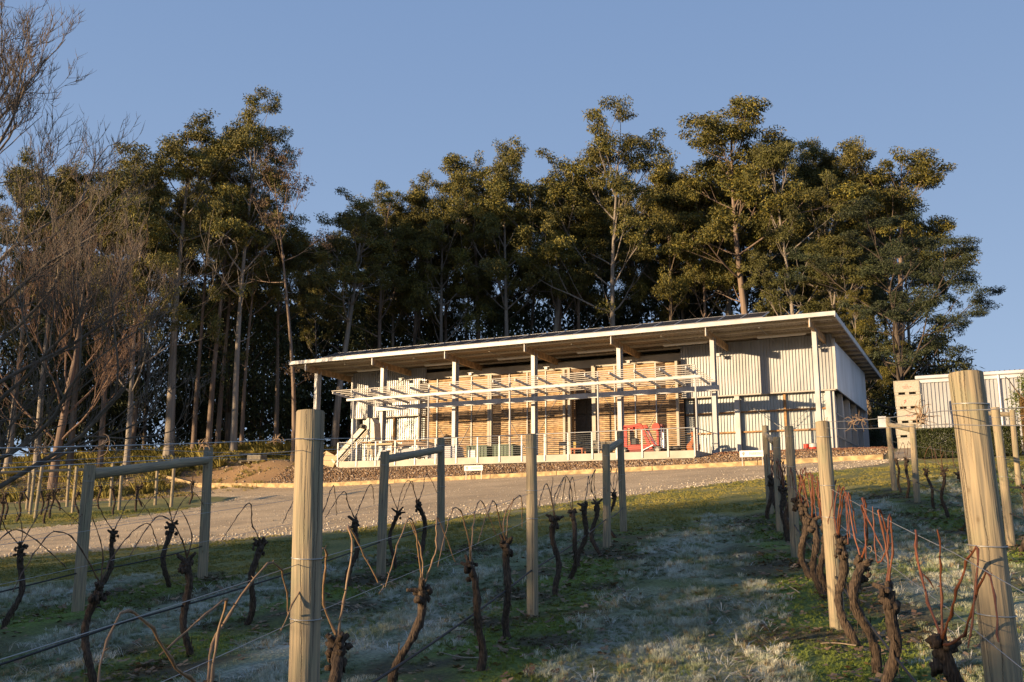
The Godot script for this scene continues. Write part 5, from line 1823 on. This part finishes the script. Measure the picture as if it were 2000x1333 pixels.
	# understorey
	var U := [bushy({"seed": 5, "h": 6.0, "r": 2.6, "tufts": 46, "tuft": 0.95}), bushy({"seed": 6, "h": 8.0, "r": 2.4, "tufts": 46, "tuft": 1.0, "low": 0.25}), bushy({"seed": 7, "h": 4.0, "r": 2.2, "tufts": 36, "tuft": 0.8})]
	for k in 40:
		var px := lerpf(-40.0, 1760.0, k / 39.0) + rr.randf_range(-20, 20)
		var d := rr.randf_range(74.0, 92.0) if px > 540 else rr.randf_range(66.0, 82.0)
		var a := pd(px, d)
		var b := Gp(a.x, a.y)
		put_tree(U[k % 3], "understorey_tree", "low dark understorey tree among the gum trunks, %s along from the frame's edge" % ORD[k], b, rr.randf_range(5.0, 10.0) if k % 3 == 0 else rr.randf_range(10.0, 16.0), rr.randf_range(0.7, 1.0), rr.randf() * TAU, "understorey trees among the gums")
	# shrubs by the white shed
	var con := bushy({"seed": 12, "h": 5.0, "r": 2.4, "tufts": 70, "tuft": 0.6, "L": 0.26, "w": 0.06, "n": 260, "belly": 0.3, "leaf": Color(0.026, 0.034, 0.012)})
	var a2 := pd(1852, 64)
	put_tree(con, "conifer_tree", "dark rounded conifer behind the roof of the corrugated shed", Gp(a2.x, a2.y), tree_top(652, 64) - G(a2.x, a2.y), 0.9, 0.4, "")
	a2 = pd(1782, 66)
	put_tree(U[2], "background_shrub", "small dark shrub between the harvest bins and the conifer", Gp(a2.x, a2.y), tree_top(712, 66) - G(a2.x, a2.y), 1.0, 1.0, "")
	a2 = pd(1722, 58)
	put_tree(U[0], "background_shrub", "golden-edged shrub in the gap between eave and harvest bins", Gp(a2.x, a2.y), 3.4, 0.8, 2.0, "")
	var gs := bushy({"seed": 13, "h": 3.2, "r": 0.9, "tufts": 40, "tuft": 0.45, "L": 0.12, "w": 0.05, "n": 300, "belly": 0.35, "leaf": Color(0.06, 0.085, 0.015), "tip": Color(0.12, 0.14, 0.025)})
	a2 = pd(2035, 31)
	put_tree(gs, "golden_shrub", "bright green pointed shrub at the frame's edge before the corrugated shed", Gp(a2.x, a2.y), 2.6, 1.0, 0.0, "")
	hedge("clipped box hedge, dark green and square, beside the gravel below the corrugated shed", -2.45, 0.75, 35.2, 36.3, 0.98, Color(0.022, 0.032, 0.008), Color(0.05, 0.06, 0.012), 41)
	hedge("taller russet hedge beyond the thick leaning post", 0.85, 5.0, 34.6, 36.0, 1.75, Color(0.10, 0.055, 0.018), Color(0.17, 0.10, 0.03), 42)
	# bare trees at the left
	var mb := MB.new()
	mb.col = Color(0.25, 0.19, 0.135)
	rr.seed = 4
	var bt := pd(-150, 13.5)
	var o := thing("bare_tree", "large leafless tree with long low limbs at the frame's edge, twigs against the sky", "tree", Gp(bt.x, bt.y))
	var trunk := bend_tube(mb, Vector3(0, -0.3, 0), Vector3(0.02, 1, 0), 6.9, 0.16, 0.04, 9, 0.05, 0.05, 10, rr)
	part(o, "trunk", mb, M.bark)
	var rt := Vector3(LATX, 0, -LATS)       # across the view
	var fw := Vector3(-LATS, 0, -LATX)
	var lim := [[1.7, 3, 0.10, 4.0, 0.06], [2.2, 12, -0.25, 3.7, 0.05], [2.9, 22, 0.3, 3.5, 0.048], [3.6, 26, -0.1, 3.6, 0.048], [4.3, 32, 0.25, 3.3, 0.045], [5.0, 38, -0.3, 3.2, 0.045], [5.8, 44, 0.15, 3.0, 0.042], [6.6, 50, -0.2, 2.9, 0.04], [7.4, 58, 0.3, 2.7, 0.04], [8.2, 66, -0.1, 2.5, 0.038], [9.2, 74, 0.1, 2.4, 0.036], [8.6, 62, 0.2, 2.0, 0.034], [8.9, 84, 0.5, 2.6, 0.034],
		[3.0, 30, 2.6, 4.5, 0.06], [4.6, 40, 3.4, 4.5, 0.06], [6.0, 45, 2.2, 4.5, 0.05], [7.0, 60, 4.0, 4.2, 0.05]]
	for e in lim:
		mb = MB.new()
		mb.col = Color(0.20, 0.155, 0.115) * rr.randf_range(0.8, 1.1)
		var el := deg_to_rad(e[1])
		var d: Vector3 = (rt * cos(e[2]) + fw * sin(e[2])) * cos(el) + Vector3.UP * sin(el)
		var st: Vector3 = trunk[clampi(int(e[0]), 0, 8)].lerp(trunk[clampi(int(e[0]) + 1, 0, 9)], fposmod(e[0], 1.0))
		twiggy(mb, st, d, e[3] * 0.82, e[4] * 0.74, 4, rr, 0.03)
		part(o, "limb", mb, M.bark)
	mb = MB.new()
	bt = pd(95, 50.0)
	o = thing("bare_tree", "smaller leafless tree with reddish twigs behind the large bare one", "tree", Gp(bt.x, bt.y))
	mb.col = Color(0.22, 0.15, 0.11)
	var t2 := bend_tube(mb, Vector3(0, -0.3, 0), Vector3(0.05, 1, 0), 11.5, 0.25, 0.07, 8, 0.07, 0.05, 8, rr)
	part(o, "trunk", mb, M.bark)
	for k in 9:
		mb = MB.new()
		mb.col = Color(0.20, 0.12, 0.08) * rr.randf_range(0.8, 1.15)
		var az := k * 2.4
		var el := lerpf(0.5, 1.25, k / 8.0)
		twiggy(mb, t2[clampi(2 + k / 2, 2, 8)], Vector3(cos(az) * cos(el), sin(el), sin(az) * cos(el)), 6.0, 0.065, 4 if k % 3 == 0 else 3, rr, 0.1, 0.011)
		part(o, "limb", mb, M.bark)
	make_shade_trees(V, U)

# trees behind the camera's left shoulder, whose shadows lie on the vines and the lower forest
func make_shade_trees(V: Array, U: Array) -> void:
	var c := cos(deg_to_rad(33.0))
	var sn := sin(deg_to_rad(33.0))
	var belt := bushy({"seed": 61, "h": 8.0, "r": 2.6, "tufts": 90, "tuft": 1.0, "low": 0.02, "n": 150, "L": 0.28, "w": 0.11})
	# [offset across the sun's path, distance up-sun, crown top]
	var list := [[-16.2, -30.0, 8.1], [-14.1, -31.0, 8.9], [-12.0, -30.0, 8.7], [-10.4, -31.0, 8.6], [-7.5, -30.0, 6.0], [-4.8, -30.5, 5.15], [-2.2, -30.0, 5.75], [0.4, -30.5, 6.3], [2.8, -30.0, 6.5]]
	for k in list.size():
		var q: float = list[k][0]
		var p: float = list[k][1]
		var u := q * c + p * sn
		var s := p * c - q * sn
		var b := Gp(u, s)
		put_tree(belt, "shelter_tree", "dense evergreen of the shelter belt behind the camera, %s in line" % ORD[k], b, list[k][2] - b.y, 0.85, k * 1.3, "shelter belt behind the vineyard")
	for k in 26:
		var q := -60.5 - (k / 2) * 4.0 - (k % 2) * 1.8
		var p := -22.0 + (k % 2) * 9.0
		var u := q * c + p * sn
		var s := p * c - q * sn
		var b := Gp(u, s)
		put_tree(V[[0, 3, 5, 1][k % 4]], "gum_tree", "gum beyond the frame on the sunward side of the forest, %s in line" % ORD[k], b, (19.0 if k < 3 else 15.5) + (k % 4) * 1.2, 1.25, k * 1.7, "gum trees of the forest belt")

func hedge(label: String, u0: float, u1: float, s0: float, s1: float, h: float, base: Color, tip: Color, seed_: int) -> void:
	var rr := RandomNumberGenerator.new()
	rr.seed = seed_
	var b := Gp((u0 + u1) * 0.5, (s0 + s1) * 0.5)
	var o := thing("garden_hedge", label, "hedge", b)
	var w := MB.new()
	w.col = Color(0.09, 0.065, 0.045)
	for k in 14:
		var x := lerpf(u0, u1, (k + 0.5) / 14.0) - b.x
		bend_tube(w, Vector3(x, -0.2, 0), Vector3(rr.randf_range(-0.3, 0.3), 1, rr.randf_range(-0.3, 0.3)), h * 0.95, 0.02, 0.008, 4, 0.15, 0.0, 4, rr)
	part(o, "stems", w, M.bark)
	var mb := MB.new()
	var n := int((u1 - u0) * (s1 - s0 + h * 2.0) * 3600.0)
	for k in n:
		var p := Vector3(rr.randf_range(u0, u1) - b.x, rr.randf_range(0.03, h), rr.randf_range(s0, s1) - (s0 + s1) * 0.5)
		match rr.randi() % 4:
			0: p.y = h - absf(rr.randfn()) * 0.04
			1: p.z = (s1 - s0) * 0.5 - absf(rr.randfn()) * 0.05
			2: if rr.randf() < 0.5: p.x = u0 - b.x + absf(rr.randfn()) * 0.05
		var d := rdir(rr)
		var side := d.cross(rdir(rr)).normalized()
		mb.col = base.lerp(tip, rr.randf())
		mb.leaf(p, d, side, 0.055, 0.035, d.cross(side))
	part(o, "foliage", mb, M.leaf)

func tuft_mesh(seed_: int, blades: int, h: float, w: float, splay: float) -> ArrayMesh:
	var rr := RandomNumberGenerator.new()
	rr.seed = seed_
	var mb := MB.new()
	for k in blades:
		var az := rr.randf() * TAU
		var o := Vector3(cos(az), 0, sin(az))
		var b := o * rr.randf() * 0.03
		var L := h * rr.randf_range(0.6, 1.2)
		var sp := splay * rr.randf_range(0.4, 1.3)
		var m := b + o * sp * L * 0.35 + Vector3(0, L * 0.65, 0)
		var e := b + o * sp * L + Vector3(0, L * rr.randf_range(0.5, 1.0), 0)
		var sd := o.cross(Vector3.UP) * w * 0.5
		var nn := (m - b).cross(sd).normalized()
		mb.col = Color(1, 1, 1) * rr.randf_range(0.75, 1.15)
		var i := mb.vert(b - sd, nn)
		mb.vert(b + sd, nn); mb.vert(m + sd * 0.8, nn); mb.vert(m - sd * 0.8, nn); mb.vert(e, nn)
		mb.itri(i, i + 1, i + 2); mb.itri(i, i + 2, i + 3); mb.itri(i + 3, i + 2, i + 4)
	return mb.mesh()

func make_cover() -> void:
	var rr := RandomNumberGenerator.new()
	rr.seed = 55
	# grass between and under the vines, and on the headland
	var xf := []
	var cols := []
	var xm := []
	var cm := []
	for k in 150000:
		var d := lerpf(1.6, 30.0, pow(rr.randf(), 1.7))
		var lat := d * rr.randf_range(-0.68, 0.66)
		var p := us(lat, d)
		var u := p.x
		var s := p.y
		if s > 34.5: continue
		var rgt := lerp_table(ROAD_R, s)
		var lft := lerp_table(ROAD_L, s)
		var f := nz2.get_noise_2d(u * 22.0, s * 22.0)
		if u < rgt + f * 0.5 and u > lft + f * 0.5: continue
		var near_row := 9.0
		var inside := 0.0
		for key in ROWS:
			var r: Array = ROWS[key]
			var off: float = lat - r[0] - r[1] * d
			if absf(off) < absf(near_row):
				near_row = off
				inside = smoothstep(r[2] + 1.0, r[2] - 0.8, d + f * 1.5)
		if u < lft: inside = 0.0
		var a := nz.get_noise_2d(u * 9.0, s * 9.0)
		var b := nz.get_noise_2d(u * 40.0 + 300.0, s * 40.0)
		var g2 := nz2.get_noise_2d(u * 60.0, s * 60.0 + 90.0)
		var strip := 1.0 - smoothstep(0.45, 0.85, absf(near_row) + f * 0.5)
		var sc := (0.55 + 0.03 * d) * rr.randf_range(0.7, 1.3)
		var t := Transform3D(Basis(Vector3.UP, rr.randf() * TAU).scaled(Vector3(sc, sc * (1.0 + 0.5 * g2), sc)), Gp(u, s) + Vector3(0, 0.02 * f, 0))
		var c: Color
		if inside > 0.5 and rr.randf() > strip:
			# rank, frosted and straw-coloured grass of the alleys
			if b + g2 < -0.35 and rr.randf() < 0.6: continue
			c = Color(0.15, 0.20, 0.055).lerp(Color(0.66, 0.66, 0.56), clampf(0.42 + b * 0.9 + g2 * 0.8 + rr.randf_range(-0.25, 0.3), 0, 1))
			if rr.randf() < 0.16: c = Color(0.33, 0.25, 0.13)
			if absf(absf(near_row) - 0.95 + f * 0.15) < 0.16:
				t.basis = t.basis.scaled(Vector3(1.0, 0.5, 1.0))
				c = c.lerp(Color(0.085, 0.125, 0.04), 0.7)
			xf.append(t); cols.append(c)
		elif inside > 0.5:
			if rr.randf() < 0.35: continue
			c = Color(0.07, 0.095, 0.018).lerp(Color(0.20, 0.25, 0.04), clampf(0.5 + f * 1.2 + rr.randf_range(-0.2, 0.2), 0, 1))
			if f < -0.15 and rr.randf() < 0.6: c = Color(0.09, 0.06, 0.03)
			t.basis = t.basis.scaled(Vector3(0.8, 0.45, 0.8))
			xm.append(t); cm.append(c)
		else:
			c = Color(0.15, 0.175, 0.035).lerp(Color(0.42, 0.34, 0.09), clampf(0.5 + a * 0.8 + g2 * 0.7 + rr.randf_range(-0.2, 0.2), 0, 1))
			t.basis = t.basis.scaled(Vector3(0.9, 0.42, 0.9))
			xm.append(t); cm.append(c)
	var xs := []
	var cs := []
	for k in 7000:
		var d := lerpf(2.0, 20.0, pow(rr.randf(), 1.5))
		var lat := d * rr.randf_range(-0.66, 0.64)
		var p := us(lat, d)
		if p.x < lerp_table(ROAD_R, p.y) + 2.0 or nz.get_noise_2d(p.x * 40.0 + 300.0, p.y * 40.0) < 0.02: continue
		var ok := false
		for key in ROWS:
			var r: Array = ROWS[key]
			var off := absf(lat - r[0] - r[1] * d)
			if d < r[2] - 0.5 and off < 1.4:
				ok = off > 0.5
				break
		if not ok: continue
		var sc := rr.randf_range(0.7, 1.5)
		xs.append(Transform3D(Basis(Vector3.UP, rr.randf() * TAU).scaled(Vector3(sc, sc * rr.randf_range(0.5, 1.0), sc)), Gp(p.x, p.y)))
		cs.append(Color(0.55, 0.56, 0.53).lerp(Color(0.42, 0.34, 0.20), pow(rr.randf(), 2.0)))
	scatter("straw_tufts", "pale frosted straw tufts standing out of the alley grass", "grass", tuft_mesh(5, 9, 0.075, 0.004, 1.8), M.grass, xs, cs)
	scatter("frosted_grass", "frosted straw-flecked grass in the alleys between the vine rows", "grass", tuft_mesh(1, 15, 0.058, 0.004, 1.0), M.grass, xf, cols)
	scatter("short_grass", "short mossy green grass under the vines and along the drive", "grass", tuft_mesh(2, 14, 0.07, 0.006, 0.7), M.grass, xm, cm)
	# loose stones along the drive's edges
	var sm := MB.new()
	sm.blob(Vector3.ZERO, Vector3(1, 0.6, 0.8), 0.3, 3, 4, 6)
	xf = []; cols = []
	for k in 9000:
		var s := lerpf(4.0, 37.0, rr.randf())
		var rgt := lerp_table(ROAD_R, s)
		var lft := lerp_table(ROAD_L, s)
		var u := rgt - absf(rr.randfn()) * 1.1 + 0.25
		if k % 4 == 1: u = lft + absf(rr.randfn()) * 0.8 - 0.2
		if k % 4 > 1:
			u = lerpf(lft, rgt, rr.randf())
		var r := rr.randf_range(0.007, 0.02)
		if k % 4 == 0: r *= 1.7
		xf.append(Transform3D(Basis(Vector3.UP, rr.randf() * TAU).scaled(Vector3.ONE * r), Gp(u, s) + Vector3(0, 0.02, 0)))
		cols.append(Color(0.42, 0.34, 0.23).lerp(Color(0.66, 0.58, 0.45), rr.randf()) * rr.randf_range(0.7, 1.1))
	scatter("drive_stones", "loose pale stones scattered over the gravel drive", "stones", sm.mesh(), M.stone, xf, cols)
	# bark and stone mulch on the bank
	var cb := MB.new()
	cb.blob(Vector3.ZERO, Vector3(1, 0.45, 0.6), 0.4, 9, 4, 6)
	xf = []; cols = []
	for k in 26000:
		var u := rr.randf_range(-33.5, -3.9)
		var s := 37.56 + 6.5 * pow(rr.randf(), 1.3)
		if s > 41.8 and u < -11.9: continue
		var r := rr.randf_range(0.03, 0.075)
		xf.append(Transform3D(Basis(rdir(rr), rr.randf() * TAU).scaled(Vector3.ONE * r), Gp(u, s) + Vector3(0, 0.02, 0)))
		var c := Color(0.10, 0.055, 0.03).lerp(Color(0.34, 0.22, 0.12), rr.randf())
		if rr.randf() < 0.14: c = Color(0.46, 0.37, 0.27)
		if s > 42.0: c = c.lerp(Color(0.20, 0.07, 0.03), 0.6)
		cols.append(c)
	scatter("bank_mulch", "coarse brown bark and stone mulch on the bank below the deck", "mulch", cb.mesh(), M.chip, xf, cols)
	# clods and rubble on the clay bank
	xf = []; cols = []
	for k in 5000:
		var u := rr.randf_range(-60.0, -33.5)
		var s := rr.randf_range(30.0, 47.0)
		if u > -36.5 and s > 42.5: continue
		var r := rr.randf_range(0.02, 0.07) * (2.0 if rr.randf() < 0.06 else 1.0)
		xf.append(Transform3D(Basis(rdir(rr), rr.randf() * TAU).scaled(Vector3.ONE * r), Gp(u, s)))
		cols.append(Color(0.22, 0.15, 0.085).lerp(Color(0.42, 0.32, 0.21), rr.randf()))
	scatter("bank_rubble", "clods and stones on the bare clay bank beside the deck", "rubble", sm.mesh(), M.stone, xf, cols)
	# undergrowth under the gums
	xf = []; cols = []
	for k in 9000:
		var px := rr.randf_range(-150.0, 690.0)
		var d := rr.randf_range(46.0, 70.0)
		var p := pd(px, d)
		if p.x > -38.0 and p.y < 66.0: continue
		if nz.get_noise_2d(p.x * 14.0, p.y * 14.0) < 0.06 - smoothstep(42.0, 50.0, p.y) * 0.4: continue
		var sc := rr.randf_range(2.5, 8.0) * (1.6 if rr.randf() < 0.12 else 1.0)
		xf.append(Transform3D(Basis(Vector3.UP, rr.randf() * TAU).scaled(Vector3(sc, sc * 0.9, sc)), Gp(p.x, p.y)))
		cols.append(Color(0.12, 0.115, 0.02).lerp(Color(0.38, 0.30, 0.07), rr.randf()))
	for k in 5000:
		var u := rr.randf_range(-52.0, -33.2)
		var s := rr.randf_range(30.5, 45.0)
		if (u > -36.5 and s > 41.5) or nz2.get_noise_2d(u * 18.0, s * 18.0) < 0.02 + (0.12 if u > -39.0 else -0.1): continue
		var sc := rr.randf_range(1.5, 3.6)
		xf.append(Transform3D(Basis(Vector3.UP, rr.randf() * TAU).scaled(Vector3(sc, sc * 0.8, sc)), Gp(u, s)))
		cols.append(Color(0.16, 0.15, 0.03).lerp(Color(0.42, 0.32, 0.10), rr.randf()))
	scatter("forest_undergrowth", "yellow-green grassy undergrowth on the bank beneath the gums", "undergrowth", tuft_mesh(3, 16, 0.075, 0.006, 1.1), M.grass, xf, cols)
	# fallen vine leaves
	var lm := MB.new()
	for k in 3:
		lm.leaf(Vector3(0, 0.012 + 0.004 * k, 0), Vector3(cos(k * 2.1), 0.12, sin(k * 2.1)), Vector3(-sin(k * 2.1), 0.1, cos(k * 2.1)), 0.055, 0.05, Vector3.UP)
	xf = []; cols = []
	for k in 5200:
		var d := lerpf(2.0, 19.0, pow(rr.randf(), 1.3))
		var key: String = ["A", "B", "C", "D", "Z"][rr.randi() % 5]
		if d > ROWS[key][2]: continue
		var lat: float = ROWS[key][0] + ROWS[key][1] * d + rr.randfn() * 0.55
		var p := us(lat, d)
		xf.append(Transform3D(Basis(Vector3.UP, rr.randf() * TAU) * Basis(Vector3.RIGHT, rr.randf_range(-0.5, 0.5)) * Basis.from_scale(Vector3.ONE * rr.randf_range(0.5, 1.1)), Gp(p.x, p.y) + Vector3(0, 0.015, 0)))
		cols.append(Color(0.10, 0.055, 0.028).lerp(Color(0.30, 0.20, 0.11), rr.randf()))
	scatter("leaf_litter", "curled brown fallen vine leaves strewn under the rows", "leaf litter", lm.mesh(), M.leaf, xf, cols)
	# prunings lying in the grass
	for k in 14:
		var d := rr.randf_range(4.0, 13.0)
		var lat := d * rr.randf_range(-0.45, 0.45)
		var p := us(lat, d)
		if p.x < lerp_table(ROAD_R, p.y) + 0.8: continue
		var mb := MB.new()
		mb.col = Color(0.24, 0.15, 0.085).lerp(Color(0.40, 0.34, 0.26), rr.randf())
		bend_tube(mb, Vector3(0, 0.04, 0), Vector3(rr.randf_range(-1, 1), 0.05, rr.randf_range(-1, 1)), rr.randf_range(0.25, 0.6), 0.006, 0.003, 6, 0.12, 0.0, 5, rr)
		var o := part(self, "pruned_cane", mb, M.cane, Gp(p.x, p.y))
		tag(o, "short pruned vine cane lying loose in the vineyard grass", "pruning", "pruned canes lying in the grass")
